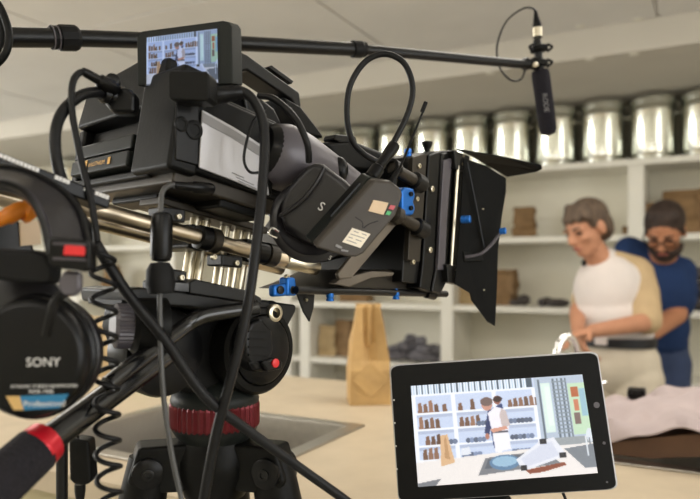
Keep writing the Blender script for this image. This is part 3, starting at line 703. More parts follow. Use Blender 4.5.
# ---- pictures shown on the screens
def picture(wd, h, tall=False):
    im = np.zeros((h, wd, 3)); yy, xx = np.mgrid[0:h, 0:wd]; X = xx / wd; Y = yy / h; rr = np.random.RandomState(3)
    def rect(x0, x1, y0, y1, c): im[(X >= x0) & (X < x1) & (Y >= y0) & (Y < y1)] = c
    OY = [0.]
    def poly(pts, c):
        pts = [(x, y + OY[0]) for x, y in pts]
        ins = np.zeros((h, wd), bool); j = len(pts) - 1
        for i in range(len(pts)):
            (x1, y1), (x2, y2) = pts[i], pts[j]
            ins ^= ((y1 > Y) != (y2 > Y)) & (X < (x2 - x1) * (Y - y1) / (y2 - y1 + 1e-9) + x1); j = i
        im[ins] = c
    def ell(cx, cy, rx, ry, c): im[((X - cx) / rx) ** 2 + ((Y - cy - OY[0]) / ry) ** 2 < 1] = c
    im[:] = (196, 208, 232)
    rect(0, .70, 0, .11, (70, 84, 98))
    for i in range(20):
        x = .002 + i * .0335; rect(x, x + .025, .0, .1, (228, 238, 250)); rect(x + .010, x + .014, 0, .1, (150, 170, 190))
    rect(0, .7, .095, .115, (236, 240, 250))
    for k, y in enumerate((.28, .44, .6, .74)): rect(0, .7, y, y + .018, (240, 244, 252)); rect(0, .7, y + .018, y + .05, (176, 186, 208))
    for x in (.0, .225, .46, .69): rect(x, x + .022, .1, .76, (238, 242, 252))
    for (x, y, n) in ((.03, .28, 4), (.17, .28, 1), (.26, .28, 1), (.33, .28, 1), (.41, .28, 1), (.545, .28, 8), (.03, .44, 4), (.26, .44, 4), (.06, .6, 3), (.04, .74, 3)):
        for i in range(n):
            hh = .07 + .05 * rr.rand(); c = np.array((132, 98, 80)) * (.7 + .5 * rr.rand()); x0 = x + i * .031
            poly([(x0, y), (x0 + .003, y - hh), (x0 + .022, y - hh * 1.1), (x0 + .028, y)], c)
    for (x, y, n) in ((.16, .6, 4), (.37, .44, 3), (.3, .6, 5), (.53, .44, 7), (.55, .6, 6), (.27, .74, 5), (.55, .74, 6), (.15, .74, 3)):
        for i in range(n): ell(x + i * .022, y - .02, .014, .026, np.array((112, 124, 150)) * (.7 + .5 * rr.rand()))
    # glass door and hall on the right
    rect(.71, 1, 0, .66, (178, 190, 206)); rect(.745, .80, .06, .56, (214, 232, 224)); rect(.765, .795, .1, .5, (226, 244, 232))
    for x in (.73, .815, .84, .865, .885): rect(x, x + .009, .02, .62, (96, 108, 120))
    for i in range(14): rect(.81, .895, .05 + i * .04, .062 + i * .04, (130, 142, 152))
    rect(.90, 1, .08, .6, (190, 216, 186)); rect(.915, .955, .12, .22, (176, 96, 60)); rect(.92, .95, .25, .36, (196, 120, 90)); rect(.915, .95, .38, .5, (120, 100, 96)); rect(.96, .995, .14, .42, (150, 186, 200))
    rect(.7, 1, .62, .7, (150, 156, 160))
    # worktop
    poly([(0, .76), (.7, .70), (1, .69), (1, 1.01), (0, 1.01)], (232, 226, 222))
    poly([(.385, .765), (.72, .73), (.80, .87), (.335, .93)], (122, 124, 130)); poly([(.40, .78), (.705, .745), (.74, .83), (.375, .87)], (92, 98, 108))
    ell(.49, .82, .085, .075, (96, 128, 160)); ell(.49, .81, .07, .05, (150, 184, 208))
    poly([(0, .96), (.13, .93), (.09, 1.01), (0, 1.01)], (120, 122, 128)); poly([(.83, .73), (1, .70), (1, .93), (.93, .93)], (120, 126, 134))
    # cloth on board
    poly([(.60, .91), (.82, .86), (.83, .89), (.7, .94), (.62, .95)], (134, 72, 54))
    poly([(.555, .80), (.70, .64), (.78, .61), (.84, .80), (.585, .92)], (226, 228, 236)); poly([(.58, .80), (.71, .67), (.765, .65), (.80, .79), (.61, .88)], (208, 212, 226))
    for (x, y) in ((.575, .885), (.80, .785), (.70, .64)): rect(x, x + .035, y - .02, y + .03, (40, 40, 48))
    # bag, faucet
    OY[0] = -.045
    poly([(.145, .56), (.185, .55), (.215, .83), (.135, .86)], (214, 176, 136)); poly([(.165, .6), (.175, .56), (.19, .8), (.16, .78)], (186, 146, 106))
    poly([(.255, .70), (.30, .69), (.31, .76), (.25, .77)], (222, 226, 234)); ell(.985, .66, .02, .07, (214, 222, 230)); rect(.955, .965, .62, .82, (226, 232, 238)); rect(.975, .983, .64, .8, (120, 126, 134))
    # the two people
    ell(.487, .245, .022, .045, (150, 96, 84)); poly([(.43, .5), (.45, .33), (.51, .28), (.53, .45), (.52, .7), (.44, .72)], (48, 64, 110)); ell(.49, .235, .026, .03, (58, 40, 40))
    poly([(.395, .56), (.435, .3), (.455, .36), (.42, .6)], (50, 60, 100)); ell(.41, .60, .012, .03, (176, 120, 104))
    poly([(.425, .37), (.47, .31), (.525, .34), (.54, .5), (.53, .57), (.44, .58)], (236, 232, 240)); poly([(.505, .33), (.53, .36), (.545, .5), (.5, .545), (.49, .4)], (196, 182, 180))
    poly([(.44, .57), (.53, .56), (.535, .74), (.445, .76)], (238, 236, 240)); rect(.44, .53, .51, .527, (90, 90, 100))
    poly([(.43, .53), (.52, .51), (.53, .54), (.44, .57)], (206, 150, 130)); ell(.425, .285, .03, .06, (196, 144, 128)); ell(.425, .255, .036, .045, (112, 92, 88))
    im *= (1 + 0.012 * rr.randn(h, wd, 1)); im = np.clip(im, 0, 255) / 255
    im = (im + np.roll(im, 1, 0) * .5 + np.roll(im, 1, 1) * .5) / 2
    return np.where(im <= .04045, im / 12.92, ((im + .055) / 1.055) ** 2.4)

# ------------------------------------------------------------ cinema camera
fR = rloc(RP(170, 165, .0625))[0]                 # the rear plane
cc = root('cinema_camera', RW(.09, 0, .045), 'boxy black cinema camera with flip-up screen on the tripod rig', 'camera')
RL = -.140
body = rbx(fR + .022, .155, RL, .0625, .05, .128)
b_ = part('body', body, M_black, cc, bevel=.004, seg=3)
# rear: right-hand column, top hood, bottom lip around the battery bay
part('rear_column', rbx(fR - .002, fR + .03, -.004, .0635, .046, .146), M_black, cc, bevel=.005, seg=3)
part('rear_hood', MB().prism([RW(fR + .001, RL, .112), RW(fR + .001, .0, .114), RW(fR + .001, .03, .114), RW(fR + .001, .03, .160), RW(fR + .001, -.03, .168), RW(fR + .001, RL + .012, .157)], RGF * .06), M_black, cc, bevel=.004)
part('rear_frame', rbx(fR + .006, fR + .03, RL - .002, RL + .012, .05, .112), M_black, cc, bevel=.003)
part('rear_lip', rbx(fR + .004, fR + .03, RL, .02, .044, .053), M_black, cc, bevel=.003)
bt = part('battery', rbx(fR - .004, fR + .03, RL + .016, -.008, .055, .071), M_grn, cc, bevel=.002)
rbx(fR - .002, fR + .03, RL + .016, -.008, .073, .088, mbx := MB()); part('battery_cover', mbx, M_grn, bt, bevel=.002)
tp = RW(fR - .0045, -.083, .061)
text('gold_print', 'InfoLITHIUM', tp, RGR, RGU, .0062, M_gold, bt, .0004)
part('gold_mark', MB().prism([RW(fR - .0046, -.0925, .0585), RW(fR - .0046, -.087, .0585), RW(fR - .0046, -.087, .0685), RW(fR - .0046, -.0925, .0685)], RGF * -.0003), M_gold, bt)
part('gold_mark', MB().prism([RW(fR - .0046, -.044, .06), RW(fR - .0046, -.0395, .06), RW(fR - .0046, -.0395, .067), RW(fR - .0046, -.044, .067)], RGF * -.0003), M_gold, bt)
part('socket_panel', rbx(fR + .016, fR + .03, RL + .014, .016, .09, .11), M_blk2, cc, bevel=.002)
# right-hand side panel, its round buttons and the silver label
part('side_panel', side([(174, 160), (175, 84), (198, 93), (197, 166)], .0625, .0655), M_blk2, cc, bevel=.002)
for (x, y, rr_) in ((181, 124, .007), (194, 130, .009)):
    c = RP(x, y, .0655); part('button', MB().lathe(c, RGR, [(-.001, rr_), (.0012, rr_), (.0018, rr_ * .85), (.0018, rr_ * .6), (.001, rr_ * .55)], 22), M_black, cc)
lab = part('silver_label', side([(201, 110), (232, 127), (262, 146), (268, 196), (230, 180), (198, 168)], .064, .0665), M_silv, cc, bevel=.001)
part('label_band', side([(202, 112), (232, 129), (262, 148), (262, 158), (232, 138), (202, 122)], .0666, .0669), M_greyp, lab)
for (x0, y0, x1, y1) in ((210, 126, 248, 143), (236, 177, 254, 185), (238, 180.5, 256, 188.5), (232, 172.5, 244, 178)):
    part('label_print', MB().tube([RP(x0, y0, .0667), RP(x1, y1, .0667)], .0006, 4), M_greyp, lab)
part('top_deck', rbx(fR + .05, .16, -.09, .05, .126, .136), M_black, cc, bevel=.004)
part('underside_plate', rbx(fR + .01, .165, -.11, .055, .036, .052), M_brn, cc, bevel=.003)
part('underside_hatch', rbx(fR + .03, .09, -.09, .0, .030, .038), M_black, cc, bevel=.003)
part('underside_hatch', rbx(.1, .16, -.05, .05, .028, .038), M_black, cc, bevel=.003)
# carrying handle
hm = side([(232, 92), (232, 55), (240, 51), (247, 54), (300, 92), (302, 108), (297, 107), (291, 99), (248, 70), (241, 72), (241, 96)], .02, -.012)
h_ = part('top_handle', hm, M_blkm, cc, bevel=.003)
part('handle_foot', side([(284, 96), (301, 106), (318, 128), (325, 138), (306, 134), (288, 110)], .022, -.014), M_black, cc, bevel=.003)
part('accessory_shoe', side([(268, 67), (272, 65), (294, 81), (292, 84)], .016, -.008), M_blkm, h_, bevel=.001)
part('microphone_holder', side([(243, 96), (262, 98), (275, 108), (283, 124), (270, 130), (246, 112)], .03, -.01), M_blk2, cc, bevel=.004)
# flip-up monitor
dl, dr = .655, .650
def lc(x, y): t = (x - 137) / 95; return P(x, y, dl * (1 - t) + dr * t)
fo = [(137, 86), (136.5, 39), (138, 34), (142, 31), (222, 20.5), (228, 21.5), (231, 26), (232.5, 84)]
mo = part('monitor', MB().prism([lc(x, y) for x, y in fo], D(.008, .014, .002)), M_grn, cc, bevel=.0015)
part('bezel', MB().prism([lc(x, y) - D(0, .0006, 0) for x, y in ((145, 86), (145.5, 36.5), (218.5, 27), (219.5, 84))], D(0, .0006, 0)), M_blk2, mo)
print_panel('screen_picture', [lc(147, 38), lc(217.5, 29), lc(218.5, 83), lc(147, 86)], picture(120, 76) ** 1.25 * np.array((.42, .5, .66)), M_screen, mo, .0014)
part('hinge', MB().tube([P(150, 88, .662), P(222, 92, .662)], .006, 12), M_blkm, mo)
# hand grip and lens
g0, g1 = P(266, 150, .70), P(352, 186, .775); ga = g1 - g0; gl_ = ga.length
part('hand_grip', MB().lathe(g0, ga, [(-.003, .004), (-.002, .023), (0, .028), (.006, .031), (.016, .0345), (.028, .035), (.045, .033), (.08, .026), (gl_, .018), (gl_ + .004, .008)], 36), M_gun, cc, smooth=50)
cq = g0 + ga.normalized() * -.001
part('grip_cap', MB().lathe(cq, ga, [(-.008, .006), (-.009, .013), (-.006, .0235), (0, .028), (.008, .0305)], 32), M_blk2, cc)
part('grip_recess', MB().ell(P(339, 170, .738), D(.010, 0, .004), D(0, .01, 0), D(-.003, 0, .014), 16, 10), M_blk2, cc)
lc0 = RW(.155, -.02, .092)
part('lens_barrel', MB().lathe(lc0, RGF, [(0, .034), (.03, .034), (.032, .038), (.07, .038), (.072, .035), (.085, .035), (.087, .041), (.13, .041), (.132, .037), (.15, .037), (.152, .043), (.2, .045), (.21, .045)], 40), M_blk2, cc)
for i, t in enumerate((.05, .108, .172)):
    rib = []
    R0 = (.0385, .0415, .0445)[i]
    e1 = RGF.orthogonal().normalized(); e2 = RGF.cross(e1); nn = 48; vs = []
    for s_ in (-.012, .012):
        for k in range(nn * 2):
            a = math.pi * k / nn; rr_ = R0 + (.0018 if k % 2 else 0); vs.append(lc0 + RGF * (t + s_) + (e1 * math.cos(a) + e2 * math.sin(a)) * rr_)
    N2 = nn * 2
    part('focus_ring', MB().add(vs, [(k, (k + 1) % N2, N2 + (k + 1) % N2, N2 + k) for k in range(N2)]), M_rub, cc, smooth=0)
part('lens_mount', MB().lathe(RW(.15, -.02, .092), RGF, [(0, .045), (.012, .045), (.014, .04)], 36), M_blkm, cc)
part('lens_lug', side([(334, 139), (336, 134), (356, 136), (358, 143), (340, 143)], .03, .01), M_blk2, cc, bevel=.002)
part('lens_hood_panel', side([(325, 142), (352, 139), (385, 152), (408, 160), (410, 175), (380, 172), (345, 170)], .03, -.01), M_black, cc, bevel=.006)
part('lens_shroud', side([(300, 258), (330, 262), (415, 240), (430, 215), (432, 172), (400, 160), (370, 175), (330, 215)], .025, -.09), M_blk2, cc, bevel=.008)

# ------------------------------------------------------------ rod support under the camera
rg = root('rod_support', RW(.13, 0, -.058), 'twin steel rod support with black clamps and silver risers under the camera', 'camera rig')
for r in (.03, -.03):
    part('rod', MB().tube([RW(-.135, r, 0), RW(.262, r, -.004)], .0078, 20), M_rod, rg)
for f, wd in ((.104, .010), (.178, .013)):
    cl_ = part('clamp', rbx(f - wd, f + wd, -.044, .018, -.013, .012), M_blkm, rg, bevel=.003)
    part('clamp_ring', MB().lathe(RW(f - wd, .03, -.002), RGF, [(0, .0095), (.001, .012), (wd * 1.2, .012), (wd * 1.3, .0095)], 24), M_blk2, rg)
    part('clamp_jaw', MB().lathe(RW(f + wd * .35, .03, -.002), RGF, [(0, .0105), (.001, .0125), (wd, .0125), (wd + .001, .0105)], 24), M_brn, rg)
    screw(RP(*((214, 257) if f < .12 else (287, 277)), .044), RGR, .003, rg)
part('front_sleeve', MB().lathe(RW(.212, .03, -.003), RGF, [(0, .0086), (.001, .0092), (.046, .0092), (.05, .0085)], 24), M_alu, rg)
for (x, y0) in ((191, 282), (201, 282), (222, 285), (236, 287), (244, 288)):
    f, r, u = rloc(RP(x, 250, -.012)); part('riser_post', MB().tube([RW(f, -.012, -.058), RW(f, -.012, .036)], .0058, 16), M_alu, rg)
for (x0, x1, y0, y1) in ((163, 186, 206, 223), (168, 187, 268, 283), (222, 243, 254, 268)):
    part('lock_block', side([(x0, y0), (x1, y0 + 3), (x1, y1), (x0, y1 - 2)], .046, .02), M_blkm, rg, bevel=.002)
    screw(RP((x0 + x1) / 2 + 4, (y0 + y1) / 2 + 2, .047), RGR, .0028, rg)
part('cross_plate', rbx(.06, .20, -.03, .01, .024, .032), M_brn, rg, bevel=.002)
part('tripod_plate', side([(190, 282), (196, 279), (250, 291), (262, 298), (262, 305), (190, 294)], .045, -.04), M_blkm, rg, bevel=.002)
# dovetail rail at the rear; white beads paint the highlights on its perforation
rlp = [P(-14, 153, .515), P(104, 199, .575)]; rdir = rlp[1] - rlp[0]
rl = part('dovetail_rail', MB().box((rlp[0] + rlp[1]) / 2 + RGU * -.004, rdir * .5, RGR * .012, RGU * .006), M_blk2, rg, bevel=.002)
for k in range(30):
    if k in (11, 12, 13, 14, 19, 20, 21, 22, 25): continue
    c = rlp[0] + rdir * (.03 + k * .032) + RGR * .0125 + RGU * -.001
    part('tooth', MB().box(c, RGF * .0013, RGR * .001, RGU * .0016), M_whitep, rl)
# orange lever and rear clamp
part('rear_clamp', side([(-20, 205), (14, 214), (30, 232), (40, 262), (-20, 270)], .035, -.03), M_blkm, rg, bevel=.004)
part('orange_lever', MB().tube(smooth_path([P(-8, 222, .50), P(8, 216, .505), P(24, 209, .51), P(33, 214, .515)], 5), [.0055] * 5 + [.0065] * 6 + [.009] * 5, 12), M_org, rg)
part('cream_tag', side([(20, 222), (40, 220), (41, 244), (21, 246)], .037, .035), M_lblt, rg)
# blue clamp lever under the front
part('blue_lever', side([(274, 285), (288, 283), (288, 296), (274, 297)], .046, .036), M_blue, rg, bevel=.003)
part('blue_lever', side([(287, 277), (296, 277), (298, 296), (287, 296)], .048, .034), M_blue, rg, bevel=.003)
for x in (280, 292):
    part('lever_screw', MB().lathe(RP(x, 290, .046), RGR, [(0, .0045), (.002, .0045), (.0025, .003)], 14), M_blkm, rg)
part('stay_plate', side([(296, 290), (315, 293), (314, 308), (310, 322), (304, 312)], .03, .027), M_blkm, rg, bevel=.001)
screw(RP(306, 300, .031), RGR, .0018, rg)

# ------------------------------------------------------------ matte box
mx = root('matte_box', RP(440, 296, .0), 'black matte box with open flags and blue knobs in front of the lens', 'matte box')
NR = .07
part('rear_frame', side([(411, 156), (428, 152), (424, 200), (421, 262), (418, 284), (402, 282), (406, 215)], NR - .004, -.09), M_blkm, mx, bevel=.002)
part('rail_plate', side([(413, 157), (427, 153), (424, 205), (420, 262), (408, 260), (411, 205)], NR + .004, NR - .004), M_brn, mx, bevel=.001)
for (x, y) in ((419, 166), (417, 199), (416, 221), (413, 262)):
    screw(RP(x, y, NR + .004), RGR, .0032, mx)
part('filter_stage', side([(429, 155), (441, 151), (437, 210), (434, 270), (430, 292), (420, 288), (423, 262), (426, 205)], NR + .002, -.09), M_blk2, mx, bevel=.002)
part('filter_stage', side([(442, 153), (455, 152), (451, 210), (447, 282), (441, 294), (432, 292), (436, 270), (439, 210)], NR + .003, -.09), M_blkm, mx, bevel=.002)
part('filter_tray', side([(444, 160), (452, 158), (448, 210), (445, 270), (438, 270), (441, 210)], NR + .006, NR), M_gun, mx, bevel=.001)
part('front_frame', side([(456, 154), (466, 156), (463, 200), (460, 240), (456, 283), (449, 282), (453, 225)], NR + .006, -.09), M_black, mx, bevel=.0015)
part('hinge_rod', MB().tube([RP(458, 166, NR + .010), RP(451, 266, NR + .010)], .0023, 10), M_alu, mx)
for pts in ([(454, 150), (470, 156), (469, 172), (456, 169)], [(447, 264), (461, 266), (460, 285), (448, 282)]):
    br = part('hinge_bracket', side(pts, NR + .012, NR), M_blkm, mx, bevel=.001)
    for j in (0, 1):
        screw(RP(pts[0][0] + 9, pts[0][1] + 6 + 8 * j, NR + .0125), RGR, .0016, mx)
screw(RP(432, 189, NR + .003), RGR, .004, mx); screw(RP(430, 250, NR + .003), RGR, .004, mx)
part('top_knob', MB().lathe(P(427, 154, .90), (0, 0, 1), [(0, .004), (.006, .004), (.010, .0062), (.014, .0072), (.016, .0072), (.017, .003)], 18), M_black, mx)
part('top_bar', side([(420, 156), (430, 151), (458, 150), (458, 156), (440, 158)], NR - .002, -.09), M_blkm, mx, bevel=.002)
# flags
sf_pts = [(464, 158, .925), (486, 166, .935), (506, 178, .945), (506, 192, .942), (502, 215, .94), (498, 250, .935), (497, 290, .93), (495, 326, .925), (488, 322, .92), (480, 311, .918), (472, 301, .915), (470, 293, .913), (455, 284, .905), (460, 225, .915)]
sfl = part('side_flag', MB().prism([P(*p) for p in sf_pts], D(-.0006, .002, 0)), M_flag, mx, bevel=0, smooth=0)
tf = [(457, 150, .915), (500, 157, .955), (541, 166, .99), (542, 169, .992), (536, 172, 1.0), (507, 177, 1.05), (488, 166, 1.03), (471, 156, 1.01)]
part('top_flag', MB().prism([P(*p) for p in tf], (0, 0, .002)), M_flag, mx, smooth=0)
part('flag_stay', MB().tube([P(467, 162, .918), P(476, 205, .92), P(484, 248, .922)], .0013, 6), M_blk2, mx)
part('flag_arm', MB().tube(smooth_path([P(465, 257, .912), P(480, 254, .915), P(490, 246, .918), P(498, 236, .918), P(501, 232, .918)], 5), .0022, 8), M_gun, mx)
part('arm_mount', MB().prism([P(*p) for p in ((463, 251, .912), (483, 256, .914), (483, 261, .914), (464, 262, .912))], D(0, .004, 0)), M_black, mx, bevel=.001)
for p in ((483, 209, .93), (484, 290, .92)): screw(P(*p), D(0, -1, 0), .0012, mx)
def knob(px, py, d, ax, r, L, mm=None):
    part('blue_knob', MB().lathe(P(px, py, d), ax, [(0, r * .7), (.001, r), (L * .45, r), (L * .5, r * .86), (L * .55, r), (L - .001, r), (L, r * .75)], 16), mm or M_blue, mx)
knob(461, 219.5, .90, D(.9, -.4, 0), .0052, .013); knob(499.5, 231.5, .912, D(.9, -.4, .1), .0045, .009)
part('blue_clamp', side([(402, 190), (406, 187), (414, 188), (416, 195), (414, 202), (416, 208), (414, 215), (403, 216), (402, 205)], .088, .068), M_blue, mx, bevel=.003)
for y in (194, 208): screw(RP(411, y, .089), RGR, .003, mx, M_blkm)
knob(408, 158, .88, D(0, 0, 1), .005, .012)
# support tubes running back to the lens
for (x0, y0, x1, y1) in ((392, 168, 424, 186), (394, 214, 426, 232)):
    a_, c_ = RP(x0, y0, .08), RP(x1, y1, .08)
    part('support_tube', MB().tube([a_, c_], .0075, 16), M_brn, mx)
    part('tube_collar', MB().lathe(c_ - (c_ - a_) * .35, c_ - a_, [(0, .008), (.002, .0115), (.018, .0115), (.020, .009)], 20), M_blkm, mx)
a_ = RP(391, 167, .08); part('tube_end', MB().lathe(a_, a_ - RP(424, 186, .08), [(-.012, .009), (-.01, .011), (0, .011), (.001, .0075), (-.006, .007)], 22), M_blk2, mx)
part('tube_end', MB().lathe(RP(394, 214, .08), RP(394, 214, .08) - RP(426, 232, .08), [(-.012, .009), (-.008, .0115), (0, .0105), (.003, .006)], 22), M_brn, mx)
part('support_arm', side([(386, 212), (396, 214), (399, 222), (352, 278), (340, 279), (338, 274)], .072, .066), M_arm, mx, bevel=.0015)
part('support_arm', side([(340, 279), (352, 276), (372, 271), (395, 272), (393, 276), (372, 278), (350, 287), (334, 284)], .06, .05), M_arm, mx, bevel=.0015)
# bottom tray, rod and its thumbscrews
part('bottom_tray', side([(372, 271), (410, 268), (430, 276), (440, 292), (430, 294), (330, 290), (345, 284)], .05, -.08), M_brn, mx, bevel=.003)
part('lower_rod', MB().tube([RP(296, 290, .055), RP(446, 294, .055)], .0045, 14), M_blkm, mx)
part('rod_end', MB().lathe(RP(426, 293, .057), RGF, [(0, .006), (.001, .007), (.018, .007), (.02, .0055)], 16), M_blk2, mx)
for (x, y) in ((330, 293), (396, 292)):
    c = RP(x, y, .056)
    part('thumbscrew', MB().lathe(c, (0, 0, -1), [(-.004, .002), (.0, .002), (.0005, .0042), (.004, .0046), (.0055, .0038), (.009, .0048), (.0095, .003)], 14), M_blue, mx)

# ------------------------------------------------------------ wireless receiver in its pouch
wr = root('wireless_receiver', P(340, 256, .66), 'taupe wireless receiver box with antenna and labels hanging beside the lens', 'receiver')
def rc(x, y): t = (x - 308) / 95; return P(x, y, .622 + .035 * t)
fr = [(374, 180), (392, 182), (402, 190), (403, 196), (396, 216), (364, 254), (356, 258), (346, 257), (318, 249), (315, 246)]
bk_ = P(361, 172, .674) - rc(374, 180)
rb = part('case', MB().prism([rc(*p) for p in fr], bk_ * .35), M_taup, wr, bevel=.003, seg=3)
part('battery_door', MB().prism([rc(x, y) + bk_ * .36 for x, y in ((374, 180), (388, 184), (330, 248), (315, 247))], bk_ * .62), M_grn, wr, bevel=.002)
part('clip_slot', MB().prism([rc(x, y) + bk_ * .5 - D(.0015, .002, 0) for x, y in ((368, 187), (369, 189), (340, 222), (338, 221))], bk_ * .25), M_blk2, wr)
nv = (rc(364, 254) - rc(374, 180)).cross(rc(392, 182) - rc(374, 180)).normalized()
if nv.dot(rc(374, 180) - EYEV) > 0: nv = -nv
def decal(name, pts, mm, lift=.0012): return part(name, MB().prism([rc(*p) + nv * .0002 for p in pts], nv * lift), mm, wr)
lt = decal('tan_label', [(373, 200), (388, 203), (383, 215), (368, 211)], M_lblt)
lw = decal('cream_label', [(352, 228), (370, 234), (360, 248), (342, 242)], M_lblc)
for (x0, y0, x1, y1) in ((353, 231, 358, 233), (361, 233.5, 366, 235.5), (350, 234, 364, 238.5), (348, 237, 352, 238.5), (355, 239.5, 361, 241.5), (346, 240, 356, 243.5)):
    part('label_print', MB().tube([rc(x0, y0) + nv * .0014, rc(x1, y1) + nv * .0014], .0005, 4), M_greyp, lw)
decal('red_light', [(390, 205), (395, 206), (393, 210), (388, 209)], M_ledr); decal('green_light', [(387, 211), (391, 212), (389, 215.5), (385, 214.5)], M_ledg)
part('case_groove', MB().tube(smooth_path([rc(355, 217), rc(362, 222), rc(363, 228), rc(369, 224), rc(378, 221)], 5), .0005, 5), M_blk2, wr)
decal('logo_mark', [(336, 244), (342, 247), (341, 249), (335, 246.5)], M_greyp); decal('logo_mark', [(341, 249), (348, 250.5), (347.5, 252), (340.5, 251)], M_greyp)
part('antenna', MB().tube([P(392, 186, .665), P(394, 177, .665), P(400, 168, .67), P(424, 109, .69), P(425.5, 103, .69)], [.005, .0035, .0013, .0011, .0022], 10), M_blk2, wr)
part('antenna_tip', MB().tube([P(422, 112, .69), P(426, 102, .69)], .0022, 10), M_rub, wr)
part('plug', MB().lathe(P(371, 178, .672), P(398, 140, .70) - P(371, 178, .672), [(-.004, .004), (0, .0072), (.014, .0072), (.016, .0055), (.03, .0052), (.04, .0065), (.05, .0062), (.052, .004)], 18), M_blk2, wr)
# black pouch
pc = root('pouch', P(300, 250, .66), 'black fabric pouch with a white S behind the receiver box', 'pouch')
po = part('shell', facing([(279, 216), (279, 203), (284, 190), (294, 176), (304, 166), (313, 160), (322, 162), (345, 179), (356, 190), (340, 215), (314, 246), (300, 240), (284, 230)], .672, .03, back=D(.004, .022, -.003)), M_leath, pc, bevel=.008, seg=3)
part('flap_edge', MB().tube(smooth_path([P(280, 216, .671), P(292, 208, .668), (P(306, 196, .667)), P(318, 180, .668), P(324, 168, .671)], 6), .0022, 8), M_leath, po)
part('lower_pocket', MB().lathe(P(312, 221, .69), D(.15, -1, .1), [(-.012, .036), (-.004, .042), (0, .043), (.003, .040), (.004, .036), (.002, .033)], 40), M_leath, pc)
text('letter', 'S', P(317, 209, .6695), D(.86, 0, -.5), D(.5, 0, .86), .0125, M_whitep, po, .0035)
text('letter', 'S', P(328, 259, .652), D(.86, 0, -.5), D(.5, 0, .86), .006, M_whitep, po, .0035)
part('zip_pull', MB().tube(smooth_path([P(279, 232, .65), P(272, 228, .65), P(269, 234, .65), P(277, 238, .65)], 4), .0012, 6), M_chrome, pc)
# ------------------------------------------------------------ tripod with its fluid head
BC = P(215, 420, .735); BX = V((BC.x, BC.y, 0))
tr_ = root('tripod', BX, 'black video tripod with red ribbed collar and fluid head under the camera', 'tripod')
hd = part('head_plate', side([(125, 289), (140, 287), (190, 292), (262, 300), (297, 305), (296, 312), (288, 327), (270, 322), (240, 316), (190, 308), (127, 304)], .04, -.045), M_blkm, tr_, bevel=.003)
part('plate_catch', side([(122, 300), (134, 301), (134, 306), (122, 306)], .042, -.02), M_black, tr_, bevel=.001)
part('head_body', side([(136, 303), (190, 308), (262, 318), (290, 328), (288, 352), (274, 378), (252, 392), (190, 394), (160, 384), (142, 358), (132, 330)], .012, -.05), M_black, tr_, bevel=.008, seg=3)
c = RP(244, 348, .012); part('tilt_drum', MB().lathe(c, RGR, [(-.01, .045), (.012, .047), (.026, .047), (.030, .044), (.031, .038), (.029, .036)], 44), M_black, tr_)
part('drum_cap', MB().lathe(c + RGR * .028, RGR, [(0, .036), (.004, .036), (.006, .033), (.007, .012)], 40), M_blk2, tr_)
c = RP(163, 352, .012); part('tilt_drum', MB().lathe(c, RGR, [(-.03, .042), (.0, .044), (.006, .042), (.008, .03)], 40), M_blk2, tr_)
lv = part('brake_lever', side([(252, 322), (262, 318), (273, 330), (274, 350), (268, 372), (255, 372), (246, 356), (246, 334)], .068, .046), M_blk2, tr_, bevel=.004)
part('lever_tab', side([(262, 362), (276, 358), (283, 362), (282, 369), (268, 372)], .074, .06), M_blk2, tr_, bevel=.002)
part('red_button', MB().lathe(RP(275, 363, .074), RGR, [(0, .0045), (.0015, .0045), (.002, .003)], 16), M_redp, tr_)
for k in range(5):
    part('lever_rib', side([(249, 330 + k * 8), (266, 331 + k * 8), (266, 333 + k * 8), (249, 332 + k * 8)], .0695, .067), M_black, lv)
c = RP(276, 313, .046); part('handle_socket', MB().lathe(c, RGR, [(-.012, .0095), (0, .0095), (.001, .008), (.001, .0055), (-.004, .005)], 24), M_alu, tr_)
part('socket_boss', MB().lathe(c - RGR * .02, RGR, [(-.02, .014), (.012, .013), (.014, .011)], 24), M_black, tr_)
# knurled drag knob on the far side
kc = P(130, 326, .60); ka = D(-.85, -.5, .05).normalized(); e1 = ka.orthogonal().normalized(); e2 = ka.cross(e1); vs = []
for s_, R0 in ((0, .019), (.012, .019), (.015, .015)):
    for k in range(64):
        a = 2 * math.pi * k / 64; vs.append(kc + ka * s_ + (e1 * math.cos(a) + e2 * math.sin(a)) * (R0 + (.001 if k % 2 and s_ < .013 else 0)))
part('drag_knob', MB().add(vs, [(j * 64 + k, j * 64 + (k + 1) % 64, (j + 1) * 64 + (k + 1) % 64, (j + 1) * 64 + k) for j in (0, 1) for k in range(64)] + [tuple(range(128, 192))]), M_gun, tr_, smooth=0)
part('knob_housing', MB().lathe(kc, ka, [(-.03, .026), (-.004, .025), (0, .021)], 32), M_black, tr_)
part('brass_screw', MB().lathe(RP(139, 327, .02), RGR, [(0, .006), (.003, .006), (.004, .004)], 6), M_gold, tr_)
# pan handle
hp_ = [P(258, 307, .672), P(240, 310, .665), P(208, 315, .645), P(194, 320, .635), P(180, 330, .625), P(130, 367, .575), P(108, 385, .555)]
ph = part('pan_handle', MB().tube(smooth_path(hp_, 6), .0074, 16), M_hand, tr_)
part('handle_tube', MB().tube([P(172, 349, .628), P(168, 352, .624), P(100, 402, .563), P(42, 445, .511)], [.006, .0112, .0112, .0112], 20), M_hand, ph)
gd = (P(-12, 494, .462) - P(50, 438, .518))
part('grip_ring', MB().lathe(P(46, 441, .514), gd, [(0, .010), (.001, .0165), (.010, .0172), (.014, .0172), (.016, .016)], 28), M_redb, ph)
part('grip', MB().lathe(P(39, 447.5, .508), gd, [(0, .0155), (.004, .0178), (.03, .0182), (.07, .019), (.11, .019), (.115, .012)], 28), M_foam, ph)
